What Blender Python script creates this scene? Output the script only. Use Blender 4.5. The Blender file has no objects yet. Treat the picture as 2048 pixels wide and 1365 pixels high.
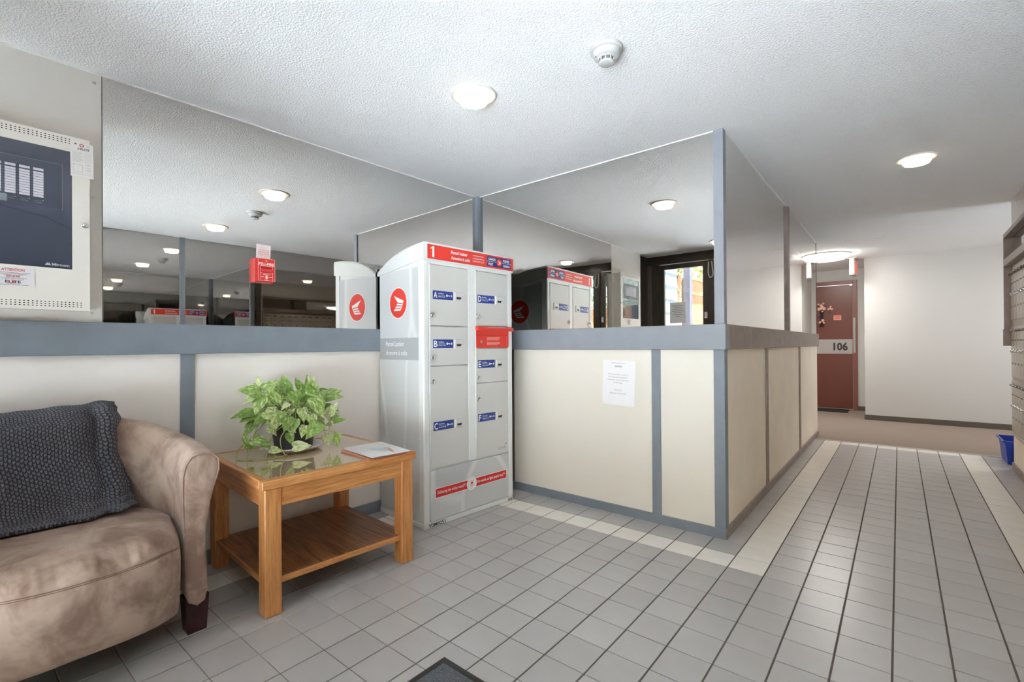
import bpy, bmesh, math, random
from mathutils import Vector, Matrix
random.seed(7)
PI = math.pi
SC = bpy.context.scene
COL = SC.collection

# ------------------------------------------------------------------ camera
F_PX = 952.385
CAM = Vector((0.65756, -2.46017, 1.08461))
def cam_axes(rx, ry, rz):
    Rz = Matrix.Rotation(rz, 3, 'Z'); Rp = Matrix.Rotation(rx, 3, 'X'); Rr = Matrix.Rotation(ry, 3, 'Y')
    return Rz @ Rp @ Rr
AX = cam_axes(0.00401, 0.00665, 0.68172)
right, fwd, up = AX.col[0], AX.col[1], AX.col[2]
cd = bpy.data.cameras.new('camera'); cam = bpy.data.objects.new('camera', cd); COL.objects.link(cam)
m = Matrix.Identity(4)
for r in range(3):
    m[r][0] = right[r]; m[r][1] = up[r]; m[r][2] = -fwd[r]; m[r][3] = CAM[r]
cam.matrix_world = m
cd.sensor_fit = 'HORIZONTAL'; cd.sensor_width = 36.0
cd.lens = F_PX / 2048 * 36.0
cd.shift_x = -1.1 / 2048; cd.shift_y = 5.386 / 2048
cd.clip_start = 0.02; cd.clip_end = 200
SC.camera = cam
def to_px(P):
    d = Vector(P) - CAM
    z = d.dot(fwd)
    if z < 0.05: return None
    return (1024 + 1.1 + F_PX * d.dot(right) / z, 682.5 + 5.386 - F_PX * d.dot(up) / z)

# ------------------------------------------------------------------ world, sun, exposure
W_STRENGTH = 3.8
LAMP_E = 2.4
LENS_E = 44.0
HALL_E = 24.0
SC.view_settings.view_transform = 'Standard'
SC.view_settings.look = 'None'
SC.view_settings.gamma = 1.0
SC.view_settings.use_curve_mapping = False
SC.view_settings.exposure = 0.69
world = bpy.data.worlds.new('sky'); SC.world = world; world.use_nodes = True
wn = world.node_tree; wn.nodes.clear()
wo = wn.nodes.new('ShaderNodeOutputWorld'); wb = wn.nodes.new('ShaderNodeBackground')
wb.inputs['Color'].default_value = (.80, .90, 1.0, 1); wb.inputs['Strength'].default_value = W_STRENGTH
wn.links.new(wb.outputs[0], wo.inputs[0])
sd = bpy.data.lights.new('sun', 'SUN'); sd.energy = 120.0; sd.angle = math.radians(1.5); sd.color = (.955, .975, 1)
sun = bpy.data.objects.new('sun', sd); COL.objects.link(sun)
sun.rotation_euler = Vector((-0.14, -0.12, -1.0)).to_track_quat('-Z', 'Y').to_euler()
sun.location = (6, -6, 8)

SC.cycles.max_bounces = 14; SC.cycles.diffuse_bounces = 7; SC.cycles.glossy_bounces = 10
SC.cycles.transparent_max_bounces = 16; SC.cycles.sample_clamp_indirect = 60.0
SC.cycles.caustics_reflective = False; SC.cycles.caustics_refractive = False
SC.cycles.use_light_tree = True

# ------------------------------------------------------------------ sizes
U = 0.158; V = U * 0.989
ZC = 2.2876
SK = 0.029446; TB = -0.012244
WX = -0.1027; YB = 0.3381; XA = -1.98812
def ax_(y): return XA + SK * (y - YB)
LZ0, LZ1 = 1.055, 1.198          # ledge

# ------------------------------------------------------------------ materials
def lin(c):
    c = c / 255.0
    return c / 12.92 if c <= 0.04045 else ((c + 0.055) / 1.055) ** 2.4
def rgb(r, g, b): return (lin(r), lin(g), lin(b), 1)
MATS = {}
def mat(name, color, rough=0.5, metal=0.0, var=0.0, vscale=4.0, bump=0.0, bscale=60.0, spec=0.5, coat=0.0, objrand=0.0, detail=4.0, coatrough=0.05):
    if name in MATS: return MATS[name]
    m = bpy.data.materials.new(name); m.use_nodes = True
    nt = m.node_tree; b = nt.nodes['Principled BSDF']
    b.inputs['Base Color'].default_value = color
    b.inputs['Roughness'].default_value = rough
    b.inputs['Metallic'].default_value = metal
    b.inputs['Specular IOR Level'].default_value = spec
    b.inputs['Coat Weight'].default_value = coat
    b.inputs['Coat Roughness'].default_value = coatrough
    tc = None
    def coords():
        nonlocal tc
        if tc is None: tc = nt.nodes.new('ShaderNodeTexCoord')
        return tc.outputs['Object']
    csock = None
    if var > 0:
        n = nt.nodes.new('ShaderNodeTexNoise'); n.inputs['Scale'].default_value = vscale; n.inputs['Detail'].default_value = detail
        nt.links.new(coords(), n.inputs['Vector'])
        mr = nt.nodes.new('ShaderNodeMapRange'); mr.inputs['From Min'].default_value = .3; mr.inputs['From Max'].default_value = .7
        mr.inputs['To Min'].default_value = 1 - var; mr.inputs['To Max'].default_value = 1 + var
        nt.links.new(n.outputs['Fac'], mr.inputs['Value'])
        mx = nt.nodes.new('ShaderNodeMix'); mx.data_type = 'RGBA'; mx.blend_type = 'MULTIPLY'; mx.inputs[0].default_value = 1
        mx.inputs[6].default_value = color
        nt.links.new(mr.outputs[0], mx.inputs[7]); csock = mx.outputs[2]
    if objrand > 0:
        oi = nt.nodes.new('ShaderNodeObjectInfo')
        mr = nt.nodes.new('ShaderNodeMapRange'); mr.inputs['To Min'].default_value = 1 - objrand; mr.inputs['To Max'].default_value = 1 + objrand
        nt.links.new(oi.outputs['Random'], mr.inputs['Value'])
        mx = nt.nodes.new('ShaderNodeMix'); mx.data_type = 'RGBA'; mx.blend_type = 'MULTIPLY'; mx.inputs[0].default_value = 1
        if csock: nt.links.new(csock, mx.inputs[6])
        else: mx.inputs[6].default_value = color
        nt.links.new(mr.outputs[0], mx.inputs[7]); csock = mx.outputs[2]
    if csock: nt.links.new(csock, b.inputs['Base Color'])
    if bump > 0:
        n = nt.nodes.new('ShaderNodeTexNoise'); n.inputs['Scale'].default_value = bscale; n.inputs['Detail'].default_value = 3
        nt.links.new(coords(), n.inputs['Vector'])
        bp = nt.nodes.new('ShaderNodeBump'); bp.inputs['Strength'].default_value = bump; bp.inputs['Distance'].default_value = 0.01
        nt.links.new(n.outputs['Fac'], bp.inputs['Height']); nt.links.new(bp.outputs[0], b.inputs['Normal'])
    MATS[name] = m
    return m
def emis(name, color, strength):
    m = mat(name, color, 0.4); b = m.node_tree.nodes['Principled BSDF']
    b.inputs['Emission Color'].default_value = color; b.inputs['Emission Strength'].default_value = strength
    return m

# ceiling: spray texture
def ceiling_mat():
    m = bpy.data.materials.new('ceiling_texture'); m.use_nodes = True
    nt = m.node_tree; b = nt.nodes['Principled BSDF']
    b.inputs['Base Color'].default_value = (.89, .89, .89, 1); b.inputs['Roughness'].default_value = .95; b.inputs['Specular IOR Level'].default_value = .1
    tc = nt.nodes.new('ShaderNodeTexCoord')
    n = nt.nodes.new('ShaderNodeTexNoise'); n.inputs['Scale'].default_value = 115; n.inputs['Detail'].default_value = 5; n.inputs['Roughness'].default_value = .55
    v = nt.nodes.new('ShaderNodeTexVoronoi'); v.inputs['Scale'].default_value = 190
    nt.links.new(tc.outputs['Object'], n.inputs['Vector']); nt.links.new(tc.outputs['Object'], v.inputs['Vector'])
    mr = nt.nodes.new('ShaderNodeMapRange'); mr.inputs['From Min'].default_value = .42; mr.inputs['From Max'].default_value = .68
    nt.links.new(n.outputs['Fac'], mr.inputs['Value'])
    ad = nt.nodes.new('ShaderNodeMath'); ad.operation = 'MULTIPLY_ADD'; ad.inputs[1].default_value = -.35
    nt.links.new(v.outputs['Distance'], ad.inputs[0]); nt.links.new(mr.outputs[0], ad.inputs[2])
    bp = nt.nodes.new('ShaderNodeBump'); bp.inputs['Strength'].default_value = .6; bp.inputs['Distance'].default_value = .0036
    nt.links.new(ad.outputs[0], bp.inputs['Height']); nt.links.new(bp.outputs[0], b.inputs['Normal'])
    return m
M_CEIL = ceiling_mat()
M_PANEL = mat('cream_panel', rgb(241, 236, 230), .55, var=.02, vscale=2.0, bump=.03, bscale=180)  # left wall: cream raised to make up for weaker light there
M_PANELB = mat('cream_panel_front', rgb(232, 227, 217), .55, var=.02, vscale=2.0, bump=.03, bscale=180)  # same cream paint, toned down where daylight falls too bright
M_PANELC = mat('cream_panel_lifted', rgb(250, 238, 219), .55, var=.05, vscale=3.0, bump=.03, bscale=180)  # same cream again, colour lifted to offset the dim light on these walls
M_GREY = mat('grey_trim_paint', rgb(142, 148, 156), .42, var=.05, vscale=9.0, bump=.04, bscale=90)
M_GREYW = mat('grey_trim_brown', rgb(152, 138, 129), .5, var=.12, vscale=14.0, bump=.05, bscale=60)  # browner tone of the grey trim, mottled with scuffs
M_GREYB = mat('grey_trim_slate', rgb(128, 138, 148), .45, var=.06, vscale=9.0, bump=.04, bscale=90)
M_WHITE = mat('white_wall_paint', rgb(202, 201, 198), .7, var=.015, vscale=1.5, bump=.05, bscale=200)
M_WALL = mat('wall_core', rgb(150, 146, 140), .8)
M_METAL_BACK = mat('painted_backing_sheet', rgb(222, 218, 211), .35, var=.03, vscale=2)
def grout_mat():
    m = bpy.data.materials.new('grout'); m.use_nodes = True; nt = m.node_tree; b = nt.nodes['Principled BSDF']; b.inputs['Roughness'].default_value = .9
    tc = nt.nodes.new('ShaderNodeTexCoord'); sx = nt.nodes.new('ShaderNodeSeparateXYZ'); nt.links.new(tc.outputs['Object'], sx.inputs[0])
    n = nt.nodes.new('ShaderNodeTexNoise'); n.inputs['Scale'].default_value = 3.5; n.inputs['Detail'].default_value = 5; nt.links.new(tc.outputs['Object'], n.inputs['Vector'])
    mr = nt.nodes.new('ShaderNodeMapRange'); mr.inputs['From Min'].default_value = -1.1; mr.inputs['From Max'].default_value = .3; nt.links.new(sx.outputs[0], mr.inputs['Value'])
    ad = nt.nodes.new('ShaderNodeMath'); ad.operation = 'MULTIPLY_ADD'; ad.inputs[1].default_value = 1.1; nt.links.new(n.outputs['Fac'], ad.inputs[0]); nt.links.new(mr.outputs[0], ad.inputs[2])
    r = nt.nodes.new('ShaderNodeValToRGB'); el = r.color_ramp.elements; el[0].position = .35; el[0].color = rgb(186, 180, 172); el[1].position = 1.0; el[1].color = rgb(98, 88, 80)
    q = el.new(.62); q.color = rgb(134, 126, 118)
    nt.links.new(ad.outputs[0], r.inputs[0]); nt.links.new(r.outputs[0], b.inputs['Base Color']); return m
M_GROUT = grout_mat()
def tile_mat(name, col, rnd, rough):
    m = mat(name, col, rough, var=.03, vscale=7, objrand=rnd, bump=.015, bscale=30, spec=.5)
    return m
M_TILE = tile_mat('grey_glazed_tile', rgb(177, 174, 172), .045, .30)
M_TILEW = tile_mat('off_white_glazed_tile', rgb(229, 224, 216), .02, .28)
M_CARPET = mat('brown_carpet', rgb(150, 136, 126), .95, var=.10, vscale=180, bump=.6, bscale=300, spec=.1, detail=2)
M_DARKBASE = mat('dark_baseboard', rgb(92, 84, 77), .6)
M_CHROME = mat('chrome', (.75, .75, .74, 1), .18, metal=1)
M_STEEL = mat('brushed_steel', (.55, .54, .52, 1), .35, metal=1)
M_BLACK = mat('black_plastic', (.012, .012, .012, 1), .5)
M_RED = mat('signal_red', rgb(226, 62, 48), .35)
M_REDD = mat('signal_red_deep', rgb(214, 44, 40), .35)
M_BLUE = mat('label_blue', rgb(34, 58, 140), .4)
M_NAVY = mat('navy_print', rgb(40, 52, 120), .4)
M_PWHITE = mat('print_white', (.88, .88, .88, 1), .5)
M_INK = mat('ink_dark', (.03, .03, .035, 1), .7)
M_INKG = mat('ink_grey', (.28, .28, .30, 1), .7)
M_INKR = mat('ink_red', rgb(206, 52, 52), .7)
M_PAPER = mat('white_paper', rgb(240, 240, 242), .55, coat=.35, coatrough=.12)
def mirror_mat(nm, c):
    m = mat(nm, c, .012, metal=1.0)
    b = m.node_tree.nodes['Principled BSDF']
    b.inputs['Coat Weight'].default_value = 1.0; b.inputs['Coat Roughness'].default_value = .01; b.inputs['Coat IOR'].default_value = 1.52
    return m
M_MIRROR = mirror_mat('tinted_mirror', (.76, .735, .70, 1)); M_MIRRORD = mirror_mat('dark_tinted_mirror', (.44, .42, .39, 1))
def glass_mat():
    m = bpy.data.materials.new('clear_glass'); m.use_nodes = True; nt = m.node_tree
    nt.nodes.clear(); o = nt.nodes.new('ShaderNodeOutputMaterial'); mx = nt.nodes.new('ShaderNodeMixShader')
    t = nt.nodes.new('ShaderNodeBsdfTransparent'); t.inputs[0].default_value = (.93, .95, .94, 1)
    g = nt.nodes.new('ShaderNodeBsdfGlossy'); g.inputs['Roughness'].default_value = .01
    f = nt.nodes.new('ShaderNodeFresnel'); f.inputs[0].default_value = 1.45
    nt.links.new(f.outputs[0], mx.inputs[0]); nt.links.new(t.outputs[0], mx.inputs[1]); nt.links.new(g.outputs[0], mx.inputs[2]); nt.links.new(mx.outputs[0], o.inputs[0])
    return m
M_GLASS = glass_mat()
def wood_mat(name, c1, c2, scale=1.0, axis='X', rough=.4, dark=.5):
    m = bpy.data.materials.new(name); m.use_nodes = True; nt = m.node_tree; b = nt.nodes['Principled BSDF']
    tc = nt.nodes.new('ShaderNodeTexCoord'); mp = nt.nodes.new('ShaderNodeMapping')
    s = [60 * scale] * 3; s['XYZ'.index(axis)] = 3.0 * scale
    mp.inputs['Scale'].default_value = s
    nt.links.new(tc.outputs['Object'], mp.inputs['Vector'])
    n = nt.nodes.new('ShaderNodeTexNoise'); n.inputs['Scale'].default_value = 1.0; n.inputs['Detail'].default_value = 5; n.inputs['Distortion'].default_value = 1.2
    nt.links.new(mp.outputs[0], n.inputs['Vector'])
    s2 = [230 * scale] * 3; s2['XYZ'.index(axis)] = 14 * scale
    mp2 = nt.nodes.new('ShaderNodeMapping'); mp2.inputs['Scale'].default_value = s2
    nt.links.new(tc.outputs['Object'], mp2.inputs['Vector'])
    n2 = nt.nodes.new('ShaderNodeTexNoise'); n2.inputs['Scale'].default_value = 1.0; n2.inputs['Detail'].default_value = 2
    nt.links.new(mp2.outputs[0], n2.inputs['Vector'])
    r = nt.nodes.new('ShaderNodeValToRGB'); r.color_ramp.elements[0].position = .34; r.color_ramp.elements[0].color = c1
    r.color_ramp.elements[1].position = .64; r.color_ramp.elements[1].color = c2
    nt.links.new(n.outputs['Fac'], r.inputs[0])
    r2 = nt.nodes.new('ShaderNodeValToRGB'); r2.color_ramp.elements[0].position = .36; r2.color_ramp.elements[0].color = (dark, dark, dark, 1)
    r2.color_ramp.elements[1].position = .50; r2.color_ramp.elements[1].color = (1, 1, 1, 1)
    nt.links.new(n2.outputs['Fac'], r2.inputs[0])
    mx = nt.nodes.new('ShaderNodeMix'); mx.data_type = 'RGBA'; mx.blend_type = 'MULTIPLY'; mx.inputs[0].default_value = .8
    nt.links.new(r.outputs[0], mx.inputs[6]); nt.links.new(r2.outputs[0], mx.inputs[7])
    nt.links.new(mx.outputs[2], b.inputs['Base Color']); b.inputs['Roughness'].default_value = rough
    bp = nt.nodes.new('ShaderNodeBump'); bp.inputs['Strength'].default_value = .12; bp.inputs['Distance'].default_value = .003
    nt.links.new(n2.outputs['Fac'], bp.inputs['Height']); nt.links.new(bp.outputs[0], b.inputs['Normal'])
    return m

# ------------------------------------------------------------------ helpers
def new_obj(name, bm, mats, parent=None, matrix=None, smooth=False, loc=None):
    me = bpy.data.meshes.new(name)
    bm.normal_update(); bm.to_mesh(me); bm.free()
    if not isinstance(mats, (list, tuple)): mats = [mats]
    for q in mats: me.materials.append(q)
    if smooth:
        for p in me.polygons: p.use_smooth = True
    o = bpy.data.objects.new(name, me); COL.objects.link(o)
    if parent is not None: o.parent = parent
    if matrix is not None: o.matrix_local = matrix
    elif loc is not None: o.location = loc
    return o
def link_mesh(name, me, parent=None, matrix=None):
    o = bpy.data.objects.new(name, me); COL.objects.link(o)
    if parent is not None: o.parent = parent
    if matrix is not None: o.matrix_local = matrix
    return o
def empty(name, matrix):
    o = bpy.data.objects.new(name, None); COL.objects.link(o); o.matrix_world = matrix; o.empty_display_size = .05
    return o
def tag(o, label, cat, group=None):
    o['label'] = label; o['category'] = cat
    if group: o['group'] = group
    return o
def struct(o):
    o['kind'] = 'structure'; return o
def frame(origin, xdir, ydir):
    x = Vector(xdir).normalized(); z = Vector((0, 0, 1)); y = Vector(ydir).normalized()
    m = Matrix.Identity(4)
    for r in range(3):
        m[r][0] = x[r]; m[r][1] = y[r]; m[r][2] = z[r]; m[r][3] = origin[r]
    return m
def box(bm, x0, y0, z0, x1, y1, z1, bev=0.0, mi=0, seg=1, M=None):
    vs = [bm.verts.new((x, y, z)) for x in (x0, x1) for y in (y0, y1) for z in (z0, z1)]
    F = [(0, 1, 3, 2), (4, 6, 7, 5), (0, 4, 5, 1), (2, 3, 7, 6), (0, 2, 6, 4), (1, 5, 7, 3)]
    fs = [bm.faces.new([vs[i] for i in f]) for f in F]
    for f in fs: f.material_index = mi
    geom = vs
    if bev > 0:
        es = list({e for f in fs for e in f.edges})
        r = bmesh.ops.bevel(bm, geom=es, offset=bev, segments=seg, affect='EDGES', profile=.7)
        for f in r['faces']: f.material_index = mi
        geom = list({v for f in fs if f.is_valid for v in f.verts} | set(r['verts']))
    if M is not None:
        bmesh.ops.transform(bm, matrix=M, verts=[v for v in geom if v.is_valid])
    return geom
def boxo(name, x0, y0, z0, x1, y1, z1, m, parent=None, bev=0.0, matrix=None, seg=1):
    bm = bmesh.new(); box(bm, x0, y0, z0, x1, y1, z1, bev, 0, seg)
    bmesh.ops.recalc_face_normals(bm, faces=bm.faces)
    return new_obj(name, bm, m, parent, matrix)
def prism(bm, pts, z0, z1, mi=0):
    """vertical prism from plan points"""
    b = [bm.verts.new((x, y, z0)) for x, y in pts]; t = [bm.verts.new((x, y, z1)) for x, y in pts]
    n = len(pts); fs = [bm.faces.new(b[::-1]), bm.faces.new(t)]
    for i in range(n): fs.append(bm.faces.new((b[i], b[(i + 1) % n], t[(i + 1) % n], t[i])))
    for f in fs: f.material_index = mi
    return fs
def lathe(bm, prof, seg=32, mi=0, M=None, cap=True):
    rings = []
    for r, z in prof:
        if r < 1e-6: rings.append([bm.verts.new((0, 0, z))])
        else: rings.append([bm.verts.new((r * math.cos(2 * PI * i / seg), r * math.sin(2 * PI * i / seg), z)) for i in range(seg)])
    for a, b in zip(rings, rings[1:]):
        if len(a) == 1 and len(b) == 1: continue
        for i in range(seg):
            j = (i + 1) % seg
            if len(a) == 1: f = bm.faces.new((a[0], b[j], b[i]))
            elif len(b) == 1: f = bm.faces.new((a[i], a[j], b[0]))
            else: f = bm.faces.new((a[i], a[j], b[j], b[i]))
            f.material_index = mi; f.smooth = True
    if M is not None: bmesh.ops.transform(bm, matrix=M, verts=[v for r in rings for v in r])
def tube(bm, pts, r, seg=6, mi=0, taper=1.0):
    pts = [Vector(p) for p in pts]; n = len(pts); rings = []
    prev = None
    for k, p in enumerate(pts):
        t = (pts[min(k + 1, n - 1)] - pts[max(k - 1, 0)]).normalized()
        a = prev if prev is not None else (Vector((0, 0, 1)) if abs(t.z) < .9 else Vector((1, 0, 0)))
        u_ = (a - t * a.dot(t)).normalized(); w_ = t.cross(u_); prev = u_
        rr = r * (1 + (taper - 1) * k / max(n - 1, 1))
        rings.append([bm.verts.new(p + u_ * rr * math.cos(2 * PI * i / seg) + w_ * rr * math.sin(2 * PI * i / seg)) for i in range(seg)])
    for a, b in zip(rings, rings[1:]):
        for i in range(seg):
            f = bm.faces.new((a[i], a[(i + 1) % seg], b[(i + 1) % seg], b[i])); f.material_index = mi; f.smooth = True
    for R_ in (rings[0][::-1], rings[-1]):
        f = bm.faces.new(R_); f.material_index = mi
def curve_pts(ctrl, n=8):
    """Catmull-Rom through control points"""
    c = [Vector(p) for p in ctrl]; c = [c[0] * 2 - c[1]] + c + [c[-1] * 2 - c[-2]]
    out = []
    for i in range(1, len(c) - 2):
        p0, p1, p2, p3 = c[i - 1:i + 3]
        for k in range(n):
            t = k / n
            out.append(.5 * ((2 * p1) + (p2 - p0) * t + (2 * p0 - 5 * p1 + 4 * p2 - p3) * t * t + (3 * p1 - p0 - 3 * p2 + p3) * t ** 3))
    out.append(c[-2]); return out
def loft(bm, rows, close_v=False, mi=0, smooth=True, uv=False):
    R_ = [[bm.verts.new(p) for p in row] for row in rows]
    lay = bm.loops.layers.uv.verify() if uv else None
    nu, nv = len(R_), len(R_[0])
    for i in range(nu - 1):
        for j in range(nv if close_v else nv - 1):
            k = (j + 1) % nv
            f = bm.faces.new((R_[i][j], R_[i + 1][j], R_[i + 1][k], R_[i][k])); f.material_index = mi; f.smooth = smooth
            if uv:
                for lp, (a, b) in zip(f.loops, ((i, j), (i + 1, j), (i + 1, j + 1), (i, j + 1))): lp[lay].uv = (a / (nu - 1), b / (nv - 1))
    return R_

# flat print: x to the right, z up, seen from -y
TXT = {}
def text_geo(s, bold):
    key = (s, bold)
    if key in TXT: return TXT[key]
    c = bpy.data.curves.new('t', 'FONT'); c.body = s; c.size = 1.0; c.resolution_u = 2; c.offset = bold; c.fill_mode = 'FRONT'
    o = bpy.data.objects.new('t', c)
    me = bpy.data.meshes.new_from_object(o)
    vs = [v.co.copy() for v in me.vertices]; fs = [tuple(p.vertices) for p in me.polygons]
    bpy.data.objects.remove(o); bpy.data.curves.remove(c); bpy.data.meshes.remove(me)
    if vs:
        x0 = min(v.x for v in vs); x1 = max(v.x for v in vs)
    else: x0 = x1 = 0
    TXT[key] = (vs, fs, x0, x1); return TXT[key]
class Print:
    def __init__(s): s.bm = bmesh.new()
    def poly(s, pts, y, mi):
        f = s.bm.faces.new([s.bm.verts.new((x, y, z)) for x, z in pts]); f.material_index = mi
        f.normal_update()
        if f.normal.y > 0: f.normal_flip()
    def rect(s, x0, z0, x1, z1, y, mi): s.poly([(x0, z0), (x1, z0), (x1, z1), (x0, z1)], y, mi)
    def disc(s, x, z, r, y, mi, n=32, sx=1.0): s.poly([(x + sx * r * math.cos(2 * PI * i / n), z + r * math.sin(2 * PI * i / n)) for i in range(n)], y, mi)
    def slab(s, x0, z0, x1, z1, y0, y1, mi, bev=0): box(s.bm, x0, min(y0, y1), z0, x1, max(y0, y1), z1, bev, mi)
    def text(s, t, x, z, h, y, mi, w=None, bold=0.0, align='L', shear=0.0):
        """cap height h, optional total width w, baseline z"""
        vs, fs, x0, x1 = text_geo(t, bold)
        k = h / 0.70
        kx = k if w is None else w / max(x1 - x0, 1e-6)
        wid = (x1 - x0) * kx
        ox = x - x0 * kx - (0 if align == 'L' else wid / 2 if align == 'C' else wid)
        nv = [s.bm.verts.new((v.x * kx + ox + shear * v.y * k, y, v.y * k + z)) for v in vs]
        for f in fs:
            try:
                g = s.bm.faces.new([nv[i] for i in f]); g.material_index = mi; g.normal_update()
                if g.normal.y > 0: g.normal_flip()
            except ValueError: pass
    def line(s, x0, x1, z, t, y, mi): s.rect(x0, z - t / 2, x1, z + t / 2, y, mi)
    def wing(s, cx, cz, r, y, mi):
        """winged mark: a pointed blade over three bars"""
        P = lambda a, b: (cx + a * r, cz + b * r)
        s.poly([P(-.52, .55), P(.74, .12), P(.62, -.04), P(-.02, .03)], y, mi)
        s.poly([P(-.08, -.05), P(.60, -.12), P(.52, -.22), P(-.20, -.17)], y, mi)
        s.poly([P(-.24, -.25), P(.49, -.28), P(.42, -.37), P(-.36, -.37)], y, mi)
        s.poly([P(-.40, -.45), P(.38, -.44), P(.27, -.58), P(-.55, -.58)], y, mi)
        s.poly([P(.74, .12), P(.62, -.04), P(.60, -.12), P(.27, -.58), P(.40, -.52), P(.66, -.10)], y, mi)
    def build(s, name, mats, parent=None, matrix=None): return new_obj(name, s.bm, mats, parent, matrix)

# ================================================================== STRUCTURE
# --- local frames of the three panelled walls: x along the wall, y out of it, z up
nA = Vector((1, -SK, 0)).normalized(); dA = nA.cross(Vector((0, 0, 1)))
FA = frame((XA, YB, 0), dA, nA)
nB = Vector((TB, -1, 0)).normalized(); dB = nB.cross(Vector((0, 0, 1)))
FB = frame((WX, YB, 0), dB, nB); LB_ = 1.888
YE = 4.23
FC = frame((WX, YE, 0), (0, -1, 0), (1, 0, 0)); LC = YE - YB
XR = 1.412; aR = math.radians(.55)
nR = Vector((-math.cos(aR), math.sin(aR), 0)); dR = nR.cross(Vector((0, 0, 1)))
YRN = 3.39
LR = 6.75
FR = frame(Vector((XR, YRN, 0)) - dR * LR, dR, nR)

def mk_wall(name, F, L, thick=.10, zt=ZC + .02, x0=0.0):
    bm = bmesh.new(); box(bm, x0, -thick - .02, -.02, L, -.012, zt); bmesh.ops.recalc_face_normals(bm, faces=bm.faces)
    return struct(new_obj(name, bm, M_WALL, None, F))
wA = mk_wall('wall_left', FA, 3.14, x0=-.12)
wB = mk_wall('wall_front', FB, LB_ + .02, x0=0.01)
wC = mk_wall('wall_corridor', FC, LC - .03)
wR = mk_wall('wall_right', FR, LR)
# end return of the corridor wall, towards the hallway on the left
o = boxo('wall_return', -3.6, YE - .1, -.02, WX - .012, YE, ZC + .02, M_WHITE); struct(o)

def panels(wall, cuts, m, z0=.05, z1=LZ0, gap=.001):
    for a, b in cuts: boxo('panel', a + gap, -.012, z0, b - gap, 0.0, z1, m, wall, .0008)
def batten(wall, a, b, m, z0=.05, z1=LZ0, t=.009):
    boxo('batten', a, -.005, z0, b, t, z1, m, wall, .0015)
# wall A
uA = lambda y: (YB - y) * math.sqrt(1 + SK * SK)
panels(wA, [(-.03, .58), (.58, 1.992), (1.992, 3.14)], M_PANEL)
batten(wA, 1.964, 2.024, M_GREYB)
# wall B
xB = lambda x: (WX - x)
panels(wB, [(.012, .388), (.388, LB_)], M_PANELB)
batten(wB, 0.0, .05, M_GREYB); batten(wB, .361, .416, M_GREYB)
batten(wB, 1.512, 1.545, M_DARKBASE, t=.006)  # dark strip standing in for the dark gap beside the locker, no batten
# wall C   (x = YE - y)
uC = lambda y: YE - y
panels(wC, [(0, uC(2.93)), (uC(2.93), uC(1.43)), (uC(1.43), LC)], M_PANELC)
batten(wC, uC(2.96), uC(2.89), M_GREYW); batten(wC, uC(1.47), uC(1.40), M_GREYW)
batten(wC, LC - .05, LC + .009, M_GREYB)
# wall R
panels(wR, [(0, 2.2), (2.2, 4.2), (4.2, LR)], M_PANELC, z1=LZ0)

# ledges (a band that stands proud of each wall)
def ledge(name, F, a, b, m, t=.024):
    o = boxo(name, a, -.06, LZ0, b, t, LZ1, m, None, .003, F); return struct(o)
ledge('trim_1', FA, -.035, 3.14, M_GREYB)
ledge('trim_2', FB, -.0205, LB_ - .02, M_GREY)
ledge('trim_3', FC, -.02, LC + .02, M_GREYW, t=.0195)
# baseboards
def baseb(name, F, a, b, m, h=.056, t=.012): return struct(boxo(name, a, -.02, -.005, b, t, h, m, None, .002, F))
baseb('baseboard_left', FA, -.03, 3.14, M_GREYB, h=.07)
baseb('baseboard_front', FB, -.011, LB_, M_GREYB)
baseb('baseboard_corridor', FC, 0, LC + .0115, M_GREYW)
baseb('baseboard_right', FR, 0, LR, M_GREYW, h=.06)

# floor ------------------------------------------------------------
YS = -3.22
YT = 24.5 * V + .08          # tile field ends (metal strip)
bm = bmesh.new(); box(bm, -2.3, YS - .05, -.06, 1.75, YT, -.0022); bmesh.ops.recalc_face_normals(bm, faces=bm.faces)
floor = struct(new_obj('floor', bm, M_GROUT))
def tile_bm(bm, x0, y0, x1, y1, mi=0, top=0.0, b=.0014, skirt=-.004):
    o = [(x0, y0), (x1, y0), (x1, y1), (x0, y1)]
    i = [(x0 + b, y0 + b), (x1 - b, y0 + b), (x1 - b, y1 - b), (x0 + b, y1 - b)]
    vb = [bm.verts.new((x, y, skirt)) for x, y in o]; vm = [bm.verts.new((x, y, top - b * .6)) for x, y in o]; vt = [bm.verts.new((x, y, top)) for x, y in i]
    fs = [bm.faces.new(vt)]
    for k in range(4):
        l = (k + 1) % 4
        fs.append(bm.faces.new((vb[k], vb[l], vm[l], vm[k]))); fs.append(bm.faces.new((vm[k], vm[l], vt[l], vt[k])))
    for f in fs: f.material_index = mi
GX, GY = .0031, .0018        # half joints: the joints that run down the hall are the wider ones
cells = []
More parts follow.
